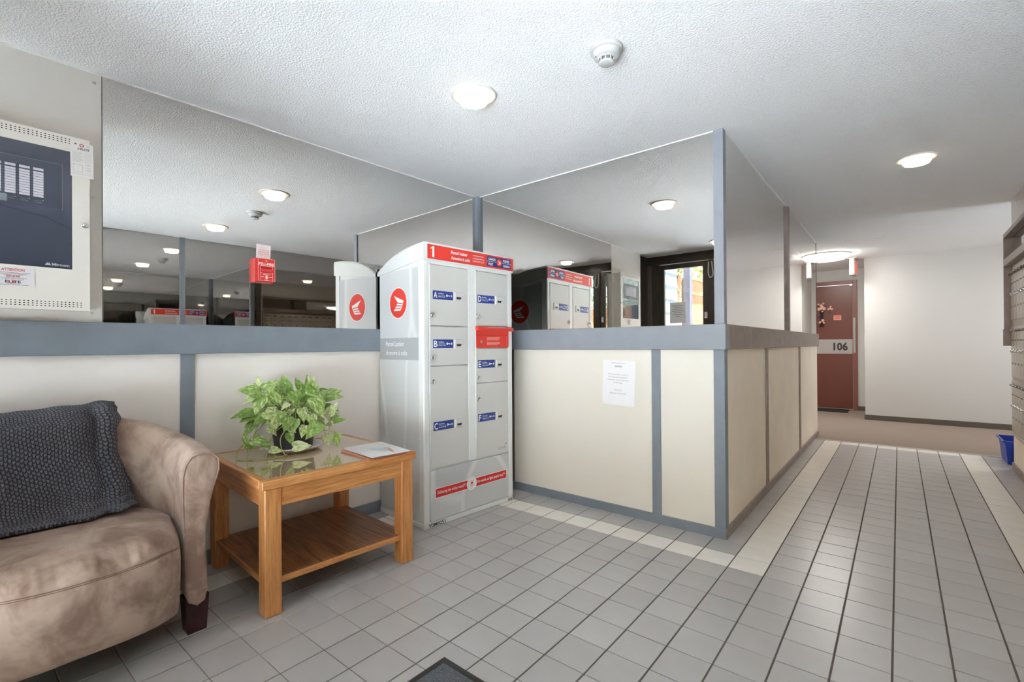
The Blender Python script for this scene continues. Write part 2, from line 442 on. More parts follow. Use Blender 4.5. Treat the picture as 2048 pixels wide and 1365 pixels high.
for i in range(-13, 11):
    for j in range(-21, 25):
        x0, x1, y0, y1 = i * U + GX, (i + 1) * U - GX, j * V + GY, (j + 1) * V - GY
        if x0 > 1.62 or x1 < -2.25: continue
        if y1 < YS: continue
        if y0 > .40 and x1 < WX - .02: continue
        y1 = min(y1, YT - .012)
        if y1 - y0 < .01: continue
        white = (j == 0 and -12 <= i <= 0) or (i == -12 and j <= 0) or (i == 0 and j >= 0) or (i == 7) or (j == 24 and 0 <= i <= 7)
        c = Vector(((x0 + x1) / 2, (y0 + y1) / 2, 0)); p = [to_px(q) for q in ((x0, y0, 0), (x1, y0, 0), (x1, y1, 0), (x0, y1, 0))]
        area = 0; inside = False
        if all(p):
            area = abs(sum(p[k][0] * p[(k + 1) % 4][1] - p[(k + 1) % 4][0] * p[k][1] for k in range(4))) / 2
            cx = sum(q[0] for q in p) / 4; cy = sum(q[1] for q in p) / 4
            inside = -40 < cx < 2090 and cy < 1400
        # behind the table, chair or locker
        hidden = (c.x < -1.75 and c.y < -1.7) or (c.x < -1.6 and -.6 < c.y < .1)
        cells.append((area if inside and not hidden else 0, x0, y0, x1, y1, white))
cells.sort(key=lambda t: -t[0])
bm = bmesh.new(); tile_bm(bm, -(U / 2 - GX), -(V / 2 - GY), U / 2 - GX, V / 2 - GY)
me_t = {}
for w in (0, 1):
    me = bpy.data.meshes.new('tile'); bm.to_mesh(me); me.materials.append(M_TILEW if w else M_TILE); me_t[w] = me
bm.free()
rest = bmesh.new()
nt_ = 0
for area, x0, y0, x1, y1, w in cells:
    full = abs((y1 - y0) - (V - 2 * GY)) < 1e-4
    if area > 0 and full and nt_ < 298:
        dz = random.uniform(-.0004, .0004)
        o = link_mesh('tile', me_t[int(w)], floor, Matrix.Translation(((x0 + x1) / 2, (y0 + y1) / 2, dz)) @ Matrix.Rotation(random.uniform(-.0012, .0012), 4, 'X') @ Matrix.Rotation(random.uniform(-.0012, .0012), 4, 'Y'))
        nt_ += 1
    else: tile_bm(rest, x0, y0, x1, y1, int(w))
o = new_obj('far_tiles', rest, [M_TILE, M_TILEW], floor); o['kind'] = 'stuff'
# carpet of the hallway and the metal strip
o = boxo('carpet_floor', -3.6, YT, -.06, 4.2, 7.1, .004, M_CARPET); struct(o)
o = boxo('carpet_floor', -3.6, YE, -.06, -.1, YT, .0035, M_CARPET); struct(o)
o = boxo('trim_4', WX, YT - .012, -.004, 1.75, YT + .016, .008, M_STEEL, None, .002); struct(o)

# ceiling ------------------------------------------------------------
o = boxo('ceiling', -3.7, YS - .06, ZC, 4.3, 7.15, ZC + .12, M_CEIL); struct(o); ceiling = o

# hallway walls --------------------------------------------------------
YW = 5.93; YD = 6.98
bm = bmesh.new(); prism(bm, [(.28, YW), (4.2, YW), (4.2, 7.1), (.28, 7.1)], -.02, ZC + .02); struct(new_obj('wall_back', bm, M_WHITE))
DX0, DX1 = -.83, .141
bm = bmesh.new(); box(bm, DX1, YD, -.02, .30, YD + .12, ZC + .02); box(bm, DX0 - .06, YD, 2.107, DX1, YD + .12, ZC + .02); box(bm, -3.6, YD, -.02, DX0 - .06, YD + .12, ZC + .02)
bmesh.ops.recalc_face_normals(bm, faces=bm.faces); struct(new_obj('wall_apartment', bm, M_WHITE))
struct(boxo('wall_hall_left', -3.7, YE - .1, -.02, -3.6, 7.1, ZC + .02, M_WHITE))
struct(boxo('wall_hall_right', 4.2, YRN - .2, -.02, 4.3, 7.1, ZC + .02, M_WHITE))
struct(boxo('wall_hall_south', XR + .08, YRN - .2, -.02, 4.2, YRN - .10, ZC + .02, M_WHITE))
struct(boxo('baseboard_back', .27, YW - .012, 0, 4.2, YW, .075, M_DARKBASE, None, .002))
struct(boxo('baseboard_apartment', DX1, YD - .012, 0, .28, YD, .075, M_DARKBASE, None, .002))

# ================================================================== MIRRORS, POSTS
def mirror(name, F, a, b, z0, z1, label, m=None):
    bm = bmesh.new(); box(bm, a, -.006, z0, b, 0, z1, .0012)
    bmesh.ops.recalc_face_normals(bm, faces=bm.faces)
    return tag(new_obj(name, bm, m or M_MIRROR, None, F), label, 'mirror')
ZM0, ZM1 = LZ1 - .03, ZC - .003
mirror('wall_mirror', FA, .004, 2.309, ZM0, ZM1, 'wide tinted wall mirror behind the red fire alarm pull station')
mirror('wall_mirror', FB, .043, LB_ - .028, ZM0, ZM1, 'tinted wall mirror over the grey ledge above the taped notice')
mirror('wall_mirror', FC, uC(2.27), LC - .043, ZM0, ZM1, 'tinted mirror on the hall side of the corner, nearest pane to the corner post')
mirror('wall_mirror', FC, .012, uC(2.35), ZM0, ZM1, 'narrow far tinted mirror pane beside the hall ceiling light')
mirror('wall_mirror', FR, .02, 2.44, ZM0, ZM1, 'tinted mirror on the wall opposite the sofa, pane nearer the entrance', M_MIRRORD)
mirror('wall_mirror', FR, 2.49, LR - 2.42, ZM0, ZM1, 'tinted mirror on the wall opposite the parcel locker, pane beside the mailboxes', M_MIRRORD)
def post(name, F, a, b, t, m=M_GREYB, z0=LZ1, z1=ZC):
    return struct(boxo(name, a, -.008, z0, b, t, z1, m, None, .0015, F))
# slim post standing in the inner corner
post('trim_5', FA, -.035, .007, .030, M_GREYB)
# outer corner post (two faces)
bm = bmesh.new()
prism(bm, [(WX - .043, YB - .009), (WX + .009, YB - .009), (WX + .009, YB + .045), (WX - .004, YB + .045), (WX - .004, YB + .006), (WX - .043, YB + .006)], LZ1, ZC)
bmesh.ops.recalc_face_normals(bm, faces=bm.faces)
struct(new_obj('trim_6', bm, M_GREY))
post('trim_7', FC, uC(2.345), uC(2.275), .018, M_GREYW)
post('trim_8', FC, -.004, .010, .003, M_DARKBASE)
post('trim_9', FR, 2.44, 2.49, .012, M_GREYB)

M_CAULK = mat('white_caulk', rgb(236, 234, 230), .6)
for k, (F_, a, b_) in enumerate(((FA, -.03, 3.14), (FB, 0, LB_), (FC, 0, LC))): struct(boxo('trim_%d' % (14 + k), a, -.004, ZC - .006, b_, .004, ZC + .002, M_CAULK, None, .001, F_))
# painted sheet behind the fire panel, with screws
sheet = boxo('backing_sheet', 2.311, -.008, LZ1, 3.14, 0, ZC - .002, M_METAL_BACK, wA, .001)
sheet['label'] = 'plain painted metal sheet behind the fire alarm panel'
def screw_bm():
    bm = bmesh.new(); lathe(bm, [(.0062, 0), (.0062, .0012), (.0045, .0028), (.0015, .0034), (0, .0034)], 14)
    box(bm, -.0042, -.0006, .003, .0042, .0006, .0037, mi=1); return bm
bm = screw_bm(); me_s = bpy.data.meshes.new('screw'); bm.to_mesh(me_s); bm.free(); me_s.materials.append(mat('painted_screw', rgb(226, 222, 216), .45)); me_s.materials.append(M_BLACK)
RX90 = Matrix.Rotation(-PI / 2, 4, 'X')     # local z -> +y
for ux, z in ((2.336, 2.242), (2.341, 1.742), (2.345, 1.238), (3.1, 2.24), (3.1, 1.75), (3.1, 1.24)):
    link_mesh('screw', me_s, wA, Matrix.Translation((ux, 0, z)) @ RX90)

# ================================================================== LAMPS, DETECTOR, HALL LAMP, EXIT SIGN, HATCH
M_LAMPRIM = mat('lamp_trim_white', rgb(222, 219, 212), .4)
M_DIFF = emis('lamp_diffuser', (1, .88, .66, 1), LAMP_E)
M_LENS = emis('lamp_lens', (1, .965, .92, 1), LENS_E)
M_HALL = emis('hall_lamp_diffuser', (1, .955, .90, 1), HALL_E)
def lamp(x, y, label, src=None):
    t = empty('ceiling_light', Matrix.Translation((x, y, ZC)))
    tag(t, label, 'ceiling light', 'round ceiling lights of the lobby')
    bm = bmesh.new(); lathe(bm, [(.110, 0), (.110, -.004), (.104, -.0075), (.094, -.006), (.082, .012), (.075, .02)], 40)
    new_obj('trim_ring', bm, M_LAMPRIM, t, smooth=True)
    bm = bmesh.new(); lathe(bm, [(.082, .013), (.076, -.012), (.073, -.028), (.066, -.036), (.064, -.0365)], 40)
    new_obj('diffuser', bm, M_DIFF, t, smooth=True)
    bm = bmesh.new(); lathe(bm, [(.064, -.0365), (.045, -.039), (0, -.040)], 40); new_obj('lens', bm, M_LENS, t, smooth=True)
    return t
lamp(-.915, -.805, 'lit round ceiling light over the lobby, above and in front of the parcel locker')
lamp(.756, 1.605, 'lit round ceiling light over the tiled hall beside the mirrored corner')
lamp(.55, -.80, 'lit round ceiling light opposite the parcel locker, seen only in the mirrors')
lamp(-1.03, -2.66, 'lit round ceiling light just inside the entrance door, seen only in the mirrors')
lamp(.60, -2.66, 'lit round ceiling light just inside the entrance windows, behind the viewer')

t = empty('smoke_detector', Matrix.Translation((-.255, -.718, ZC)))
tag(t, 'white round smoke detector on the textured ceiling', 'smoke detector')
M_DET = mat('detector_plastic', rgb(186, 186, 184), .4)
bm = bmesh.new(); lathe(bm, [(.066, 0), (.066, -.010), (.062, -.014), (.056, -.015)], 40); new_obj('mounting_base', bm, M_DET, t, smooth=True)
bm = bmesh.new(); lathe(bm, [(.056, -.014), (.055, -.026), (.050, -.034), (.040, -.038), (.034, -.040), (.0315, -.043)], 40); new_obj('housing', bm, M_DET, t, smooth=True)
bm = bmesh.new(); lathe(bm, [(.027, -.040), (.027, -.056)], 24); new_obj('dark_chamber', bm, mat('detector_inner', rgb(120, 120, 118), .6), t, smooth=True)
bm = bmesh.new(); lathe(bm, [(.0315, -.0555), (.0315, -.060), (.027, -.063), (0, -.063)], 40); new_obj('cap', bm, M_DET, t, smooth=True)
for k in range(9):
    bm = bmesh.new(); box(bm, .0275, -.0022, -.057, .032, .0022, -.041, .0006); new_obj('rib', bm, M_DET, t, Matrix.Rotation(k * 2 * PI / 9 + .2, 4, 'Z'))
bm = bmesh.new(); lathe(bm, [(0, -.0365), (.0022, -.0365), (.0022, -.039), (0, -.0395)], 10)
new_obj('indicator', bm, M_BLACK, t, Matrix.Translation((-.030, -.034, 0)))

t = empty('hall_ceiling_lamp', Matrix.Translation((-.11, 5.24, ZC)))
tag(t, 'large round flush lamp glowing on the hall ceiling before the brown door', 'ceiling light')
bm = bmesh.new(); lathe(bm, [(.285, 0), (.285, -.016), (.277, -.020)], 48); new_obj('trim_ring', bm, M_LAMPRIM, t, smooth=True)
bm = bmesh.new(); lathe(bm, [(.277, -.018), (.268, -.040), (.225, -.064), (.13, -.080), (0, -.086)], 48); new_obj('diffuser', bm, M_HALL, t, smooth=True)
for x, y, side in ((2.7, 4.95, 'right'), (-2.7, 5.3, 'left')):  # two unseen lamps added to brighten the hall ceiling
    r2 = t.copy(); COL.objects.link(r2); r2.location = (x, y, ZC); r2['label'] = 'round flush lamp added out of view along the hallway to the %s to brighten it' % side
    for c_ in list(t.children):
        d_ = c_.copy(); COL.objects.link(d_); d_.parent = r2

M_EXITW = mat('exit_housing_white', rgb(176, 170, 163), .5)
t = empty('exit_sign', Matrix.Translation((.165, 5.80, ZC)) @ Matrix.Rotation(math.radians(-5), 4, 'Z'))
tag(t, 'white ceiling mounted exit sign box with red face beside the hall lamp', 'exit sign')
boxo('canopy', -.060, -.10, -.018, .060, .10, 0, M_EXITW, t, .004)
boxo('housing', -.030, -.13, -.245, .030, .13, -.016, M_EXITW, t, .005)
boxo('red_face', .0295, -.118, -.228, .033, .118, -.040, emis('exit_red', rgb(222, 128, 112), .2), t, .001)

o = boxo('ceiling_hatch', .16, 4.40, ZC - .006, .56, 4.95, ZC + .002, M_CEIL, None, .0015)
tag(o, 'flat square access hatch cover in the hall ceiling, showing a thin dark edge', 'hatch')

# ================================================================== APARTMENT DOOR
M_DOOR = mat('red_brown_door_paint', rgb(112, 62, 50), .32, var=.05, vscale=3, bump=.03, bscale=40)
M_DFRAME = mat('red_brown_door_frame', rgb(132, 82, 68), .35)
door = empty('door_1', Matrix.Translation((DX0, YD, 0))); struct(door)
DW = DX1 - DX0
bm = bmesh.new(); box(bm, DW - .062, -.02, 0, DW, .06, 2.107, .003); box(bm, -.06, -.02, 0, .0, .06, 2.107, .003); box(bm, 0, -.02, 2.045, DW - .062, .06, 2.107, .003)
new_obj('door_frame', bm, M_DFRAME, door)
boxo('door_leaf', .003, .012, .02, DW - .065, .05, 2.04, M_DOOR, door, .003)
pr = Print(); pr.slab(.003, .916, DW - .067, 1.152, .006, .012, 0, .001); pr.text('106', DW - .325, .975, .118, .0055, 1, w=.195, bold=.035)
pr.build('number_plate', [mat('grey_plate', rgb(178, 172, 166), .35), M_INK], door)
pr = Print(); pr.rect(DW - .32, 1.47, DW - .215, 1.56, .011, 0); pr.rect(DW - .32, 1.545, DW - .215, 1.56, .0108, 1)
for k in range(4): pr.line(DW - .305, DW - .23, 1.53 - k * .013, .005, .0107, 1)
pr.build('door_sticker', [mat('sticker_salmon', rgb(226, 160, 136), .5), M_INKR], door)
bm = bmesh.new(); lathe(bm, [(.026, 0), (.026, -.006), (.010, -.012), (.010, -.03), (.024, -.042), (.026, -.052), (.018, -.062), (0, -.064)], 24)
new_obj('door_knob', bm, M_STEEL, door, Matrix.Translation((DW - .022, -.02, 1.045)) @ Matrix.Rotation(-PI / 2, 4, 'X') @ Matrix.Scale(-1, 4, (0, 0, 1)), smooth=True)
bm = bmesh.new(); box(bm, DW - .055, -.024, .93, DW - .025, -.02, 1.50, .001); new_obj('strike_cover', bm, mat('grey_green_plate', rgb(168, 172, 160), .35), door)
bm = bmesh.new(); box(bm, .0, -.01, .006, DW - .065, .04, .02, .002); new_obj('threshold', bm, M_STEEL, door)
bm = bmesh.new(); box(bm, DW - .10, -.014, 2.02, DW - .01, .0, 2.06, .003); new_obj('closer_bracket', bm, M_STEEL, door)
# dried flower swag on the door
t = empty('door_swag', Matrix.Translation((-.345, YD + .011, 1.56))); tag(t, 'dark twig swag with pink flowers hung at the left of the brown apartment door', 'wreath')
M_TWIG = mat('dark_twig', rgb(52, 34, 30), .8); M_FLOW = mat('dusty_pink_petal', rgb(232, 186, 164), .6)
bm = bmesh.new()
for k in range(5): tube(bm, curve_pts([(random.uniform(-.01, .01), -.014, .17), (random.uniform(-.03, .03), -.02, .05), (random.uniform(-.03, .03), -.018, -.08), (random.uniform(-.03, .03), -.012, -.2)], 5), .007, 6, taper=.5)
for k in range(40):
    p = Vector((random.uniform(-.015, .015), -.018, random.uniform(-.18, .16)))
    tube(bm, [p, p + Vector((random.uniform(-.055, .055), random.uniform(-.02, 0), random.uniform(-.05, .05)))], .0032, 5, taper=.4)
new_obj('twigs', bm, M_TWIG, t)
def blossom(n=6, r=.022):
    bm = bmesh.new()
    for k in range(n):
        a = 2 * PI * k / n; d = Vector((math.cos(a), 0, math.sin(a))); s = Vector((-math.sin(a), 0, math.cos(a)))
        q = [Vector((0, -.004, 0)), d * r * .6 + s * r * .45 + Vector((0, -.010, 0)), d * r * 1.15 + Vector((0, -.007, 0)), d * r * .6 - s * r * .45 + Vector((0, -.010, 0))]
        bm.faces.new([bm.verts.new(p) for p in q])
    lathe(bm, [(r * .25, 0), (r * .2, .006), (0, .008)], 8, M=Matrix.Rotation(PI / 2, 4, 'X') @ Matrix.Translation((0, 0, .004))); return bm
for dx, dz, s in ((.01, .12, 1.6), (.04, .105, 1.2), (-.03, .10, 1.2), (.0, .16, 1.0), (.03, .19, .8), (-.04, .18, .8), (.02, -.09, 1.1), (-.02, -.12, .9), (.035, -.13, .7), (.015, .06, .7)):
    new_obj('flower', blossom(6, .022 * s), M_FLOW, t, Matrix.Translation((dx, -.03, dz)))
t = empty('door_flower', Matrix.Translation((-.225, YD + .011, 1.665))); tag(t, 'small pink flower spray stuck on the brown door right of the swag', 'ornament')
for dx, dz, s in ((0, 0, 1.0), (.028, -.012, .9), (-.026, -.014, .8), (.01, .03, .7)): new_obj('flower', blossom(6, .021 * s), M_FLOW, t, Matrix.Translation((dx, -.012, dz)))
bm = bmesh.new(); tube(bm, [(0, -.004, .0), (-.01, -.006, -.05), (.01, -.006, -.09)], .002, 5); new_obj('stem', bm, M_TWIG, t)
o = boxo('door_mat', -.72, 6.55, .004, .03, 6.93, .016, mat('black_rubber_mat', rgb(34, 31, 30), .9, bump=.5, bscale=300), None, .004)
tag(o, 'black rubber door mat on the carpet before the brown apartment door', 'door mat')

# ================================================================== ENTRANCE FRONT (door seen in the mirrors, windows added)
M_BRONZE = mat('dark_bronze_frame', rgb(62, 54, 48), .38, var=.08, vscale=8, bump=.02, bscale=70)
M_BRONZE2 = mat('dark_bronze_frame_paler', rgb(98, 88, 80), .4, var=.08, vscale=8)  # paler tone of the bronze frame for the edge strip
bm = bmesh.new(); box(bm, -2.22, YS, 2.172, 1.5, YS + .09, ZC + .01); box(bm, -2.13, YS, -.02, -1.965, YS + .08, 2.172)
box(bm, 1.36, YS, -.02, 1.5, YS + .08, 2.172)
bmesh.ops.recalc_face_normals(bm, faces=bm.faces); struct(new_obj('wall_south', bm, M_BRONZE))
struct(boxo('trim_10', -2.13, YS + .075, 0, -2.07, YS + .10, 2.172, M_BRONZE2))
struct(boxo('wall_entrance_side', -2.30, YS - .02, -.02, -2.13, -2.80, ZC + .02, M_BRONZE))
gd = empty('door_2', Matrix.Translation((-1.965, YS + .02, 0))); struct(gd)
GW = .655
for nme, a in (('left_stile', 0), ('right_stile', GW - .08)): boxo('door_stile', a, 0, .01, a + .08 if a else .06, .045, 2.165, M_BRONZE, gd, .002)
boxo('top_rail', .06, 0, 2.10, GW - .08, .045, 2.165, M_BRONZE, gd, .002); boxo('bottom_rail', .06, 0, .01, GW - .08, .045, .22, M_BRONZE, gd, .002)
boxo('glass_pane', .06, .018, .22, GW - .08, .024, 2.10, M_GLASS, gd)
bm = bmesh.new(); tube(bm, [(GW - .04, .05, 1.0), (GW - .04, .085, 1.02), (GW - .04, .085, 1.28), (GW - .04, .05, 1.30)], .011, 8); new_obj('pull_handle', bm, M_STEEL, gd)
boxo('lock_case', GW - .06, .045, 1.42, GW - .02, .052, 1.50, M_CHROME, gd, .002)
added_wins = [(-1.25, .055), (.115, 1.36)]  # unseen glazing added to let in more daylight
struct(boxo('trim_11', -1.31, YS, -.02, -1.25, YS + .08, 2.172, M_BRONZE)); struct(boxo('trim_12', .055, YS, -.02, .115, YS + .08, 2.172, M_BRONZE))
for k, (a, b) in enumerate(added_wins):
    w = empty('window_%d' % (k + 1), Matrix.Translation((a, YS + .02, 0))); struct(w); L = b - a
    bm = bmesh.new(); box(bm, 0, 0, 0, .05, .05, 2.172, .002); box(bm, L - .05, 0, 0, L, .05, 2.172, .002); box(bm, .05, 0, 0, L - .05, .05, .12, .002); box(bm, .05, 0, 2.12, L - .05, .05, 2.172, .002)
    new_obj('window_frame', bm, M_BRONZE, w); boxo('glass_pane', .05, .02, .12, L - .05, .026, 2.12, M_GLASS, w)
pr = Print(); pr.slab(0, 0, .215, .28, 0, .0008, 0)
for k, wd in enumerate((.15, .09, .13, .155, .10, .14, .06)): pr.line(.1075 - wd / 2, .1075 + wd / 2, .235 - k * .024, .007, -.0006, 1)
o = pr.build('door_notice', [M_PAPER, M_INKG], None, Matrix.Translation((-1.62, YS + .0465, 1.37)) @ Matrix.Rotation(PI, 4, 'Z'))
tag(o, 'white printed notice taped inside the glass entrance door, seen in the mirror', 'notice')
bm = bmesh.new(); tube(bm, curve_pts([(-.03, .0, .20), (-.032, .012, .08), (-.02, .016, .01), (.005, .016, -.005), (.028, .014, .03), (.02, .01, .11), (.008, 0, .20)], 6), .006, 7)
o = new_obj('cord', bm, mat('white_cord', rgb(205, 200, 190), .5), None, Matrix.Translation((-1.275, YS + .095, 1.94)))
tag(o, 'looped white cord hanging from the dark door frame, seen in the mirror', 'cord')
# sky light enters through the glass: portals only steer the sampling
for a, b in ((-1.905, -1.39), (-1.20, .005), (.165, 1.31)):
    ld = bpy.data.lights.new('portal', 'AREA'); ld.shape = 'RECTANGLE'; ld.size = b - a; ld.size_y = 1.95; ld.cycles.is_portal = True
    lo = bpy.data.objects.new('portal', ld); COL.objects.link(lo); lo.location = ((a + b) / 2, YS - .01, 1.15); lo.rotation_euler = (-PI / 2, 0, PI)

# outside
o = boxo('ground_outside', -14, -16, -.10, 14, YS - .0, -.03, mat('pale_concrete', rgb(180, 185, 192), .85, var=.08, vscale=1.5)); struct(o)
struct(boxo('bounce_absorber', -2.19, -14, -.10, -.95, YS - .02, -.015, mat('bounce_absorber_dark', rgb(72, 60, 50), .95, var=.4, vscale=20, bump=1, bscale=40)))  # made-up dark ground strip, keeps bounced light off the fence
t = empty('side_wall_siding', Matrix.Translation((-2.17, -4.28, 0))); struct(t)
M_SIDE = mat('pale_grey_siding', rgb(98, 105, 112), .6)
boxo('siding_core', -.08, 0, -.03, -.02, 1.0, 3.0, M_SIDE, t)
for k in range(15):
    bm = bmesh.new(); prism(bm, [(-.02, .20 * k - .02), (.012, .20 * k - .02), (0.0, .20 * k + .19), (-.02, .20 * k + .19)], 0, 1.0)
    new_obj('siding_board', bm, M_SIDE, t, Matrix(((1, 0, 0, 0), (0, 0, 1, 0), (0, 1, 0, 0), (0, 0, 0, 1))))
o = boxo('grey_post', -2.19, -4.72, -.03, -2.08, -4.60, 3.2, mat('grey_post_paint', rgb(62, 62, 72), .5), None, .004); tag(o, 'tall grey post outside beside the wooden fence, seen in the mirror', 'post')
M_CEDAR = wood_mat('cedar_board', rgb(104, 70, 40), rgb(128, 90, 56), 1.0, 'Z', .7, .8)
def fence(name, M, n, label, pw=.14):
    t = empty(name, M); tag(t, label, 'fence')
    bm = bmesh.new(); box(bm, -pw / 2 + .002, -.009, .05, pw / 2 - .002, .009, 1.93, .002); me = bpy.data.meshes.new('fence_board'); bm.to_mesh(me); bm.free(); me.materials.append(M_CEDAR)
    for k in range(n): link_mesh('fence_board', me, t, Matrix.Translation((pw * (k + .5), random.uniform(-.003, .003), 0)))
    boxo('top_rail', -.02, -.06, 2.17, n * pw + .02, .06, 2.21, M_CEDAR, t, .003)
    boxo('trim_board', 0, -.012, 1.93, n * pw, .03, 2.17, M_CEDAR, t, .002); boxo('lower_rail', 0, .009, .15, n * pw, .04, .24, M_CEDAR, t, .002)
    for k in range(0, n + 1, 12): boxo('fence_post', k * pw - .045, -.1, -.03, k * pw + .045, -.01, 2.17, M_CEDAR, t, .003)
    return t
fence('wooden_fence', frame((-2.2, -4.85, 0), (0, -1, 0), (1, 0, 0)), 34, 'cedar board fence with cap rail running away outside the entrance, seen in the mirror')
fence('wooden_fence', frame((-2.2, -4.32, 0), (0, -1, 0), (1, 0, 0)), 1, 'short piece of cedar fence between siding and grey post, seen in the mirror')
fence('wooden_fence', frame((6.0, -10.0, 0), (-1, 0, 0), (0, 1, 0)), 58, 'cedar board fence across the far end of the yard')
M_LEAFT = mat('tree_leaf', rgb(70, 92, 44), .55, objrand=0, var=.35, vscale=3)
M_LEAFT2 = mat('tree_leaf_pale', rgb(120, 124, 62), .55, var=.35, vscale=3)
def tree(x, y, h, r, label, m, n=3200, sz=.17):
    t = empty('tree', Matrix.Translation((x, y, 0))); tag(t, label, 'tree', None)
    bm = bmesh.new(); tube(bm, [(0, 0, -.05), (.04, .02, h * .4), (0, .05, h * .8)], .10, 8, taper=.4); new_obj('trunk', bm, M_TWIG, t)
    bm = bmesh.new()
    for k in range(n):
        d = Vector((random.gauss(0, 1), random.gauss(0, 1), random.gauss(0, 1))).normalized() * r * random.uniform(.35, 1) ** .5
        c = Vector((d.x, d.y, h * .72 + d.z * .85)); a = Vector((random.gauss(0, 1), random.gauss(0, 1), random.gauss(0, .6))).normalized(); b = a.cross(Vector((random.gauss(0, 1), random.gauss(0, 1), random.gauss(0, 1)))).normalized()
        s = sz * random.uniform(.6, 1.2)
        bm.faces.new([bm.verts.new(c + q) for q in (-a * s * .5, b * s * .22, a * s * .5, -b * s * .22)])
    o = new_obj('foliage', bm, m, t); o['kind'] = 'stuff'
tree(-3.6, -7.2, 4.2, 1.5, 'pale leafy tree behind the cedar fence outside, seen in the mirror', M_LEAFT2)
tree(-5.2, -4.2, 4.6, 1.3, 'green leafy tree behind the siding outside', M_LEAFT)
tree(-1.2, -12.0, 4.4, 1.9, 'green leafy tree beyond the far yard fence', M_LEAFT)
tree(2.6, -12.2, 4.8, 2.0, 'broad green tree beyond the far yard fence', M_LEAFT)

# ================================================================== NOTICE ON WALL B
nx0 = (WX - (-.862))
pr = Print(); n = 8
W_, H_ = .226, .288
# sheet with slightly curled face
vs = [[pr.bm.verts.new((W_ * i / n, -.003 - .004 * math.sin(PI * i / n) * (.4 + .6 * (1 - j / n)) - .0015 * math.sin(7 * i / n + 3 * j / n), H_ * j / n)) for j in range(n + 1)] for i in range(n + 1)]
for i in range(n):
    for j in range(n): pr.bm.faces.new((vs[i][j], vs[i + 1][j], vs[i + 1][j + 1], vs[i][j + 1])).smooth = True
yk = -.0092
pr.line(.06, .165, .272, .0012, yk, 1)
pr.text('NOTICE', .113, .246, .010, yk, 1, w=.046, bold=.01, align='C')
for k, (s, w) in enumerate((('This is a friendly reminder to', .145), ('all that this area is monitored', .135), ('and items left out will be disposed of', .150), ('by the strata.', .062))):
    pr.text(s, .113, .195 - k * .0175, .0078, yk, 2, w=w, align='C')
pr.text('Thank you', .113, .096, .008, yk, 2, w=.055, align='C'); pr.text('Strata Council', .113, .074, .0085, yk, 2, w=.112, align='C')
o = pr.build('notice_sheet', [M_PAPER, M_INK, M_INKG], None, FB @ Matrix.Translation((nx0, 0, .700)) @ Matrix.Rotation(PI, 4, 'Z') @ Matrix.Rotation(math.radians(2.0), 4, 'Y'))
tag(o, 'white printed notice in a plastic sleeve taped to the cream panel under the ledge', 'notice')

# ================================================================== PARCEL LOCKER
e = Vector((.058, .758, 0)).normalized()
FLK = frame((-1.518, -.616, 0), e, Vector((-e.y, e.x, 0)))
LW, LD = .760, .482
lk = empty('parcel_locker', FLK)
tag(lk, 'tall white and grey parcel locker with red header numbered 1, standing in the corner', 'locker')
M_LKW = mat('locker_white_frame', rgb(226, 228, 226), .32, coat=.2)
M_LKD = mat('locker_door_grey', rgb(206, 205, 201), .34, coat=.25, coatrough=.15)
def wrap_mat():
    m = mat('locker_wrap_print', rgb(206, 208, 208), .28, coat=.25, coatrough=.12)
    nt = m.node_tree; b = nt.nodes['Principled BSDF']
    tc = nt.nodes.new('ShaderNodeTexCoord'); mp = nt.nodes.new('ShaderNodeMapping'); mp.inputs['Rotation'].default_value = (math.radians(28), math.radians(24), 0); mp.inputs['Scale'].default_value = (3.2, 3.4, 1.15); mp.inputs['Location'].default_value = (.37, .2, .15)
    n = nt.nodes.new('ShaderNodeTexNoise'); n.inputs['Scale'].default_value = 1.3; n.inputs['Detail'].default_value = 0
    nt.links.new(tc.outputs['Object'], n.inputs['Vector'])
    ad = nt.nodes.new('ShaderNodeMix'); ad.data_type = 'RGBA'; ad.blend_type = 'LINEAR_LIGHT'; ad.inputs[0].default_value = .28
    nt.links.new(tc.outputs['Object'], mp.inputs['Vector']); nt.links.new(mp.outputs[0], ad.inputs[6]); nt.links.new(n.outputs['Color'], ad.inputs[7])
    v1 = nt.nodes.new('ShaderNodeTexVoronoi'); v1.inputs['Scale'].default_value = .8; v2 = nt.nodes.new('ShaderNodeTexVoronoi'); v2.feature = 'DISTANCE_TO_EDGE'; v2.inputs['Scale'].default_value = .8
    for q in (v1, v2): nt.links.new(ad.outputs[2], q.inputs['Vector'])
    sp = nt.nodes.new('ShaderNodeSeparateColor'); nt.links.new(v1.outputs['Color'], sp.inputs[0])
    r = nt.nodes.new('ShaderNodeValToRGB'); el = r.color_ramp.elements; el[0].position = .1; el[0].color = rgb(192, 195, 197); el[1].position = .9; el[1].color = rgb(218, 220, 220)
    nt.links.new(sp.outputs[0], r.inputs[0])
    r2 = nt.nodes.new('ShaderNodeValToRGB'); el = r2.color_ramp.elements; el[0].position = .008; el[0].color = (.75, .75, .75, 1); el[1].position = .05; el[1].color = (0, 0, 0, 1)
    nt.links.new(v2.outputs['Distance'], r2.inputs[0])
    mx = nt.nodes.new('ShaderNodeMix'); mx.data_type = 'RGBA'; nt.links.new(r2.outputs[0], mx.inputs[0]); nt.links.new(r.outputs[0], mx.inputs[6]); mx.inputs[7].default_value = rgb(228, 230, 230)
    nt.links.new(mx.outputs[2], b.inputs['Base Color'])
    return m
M_WRAP = wrap_mat()
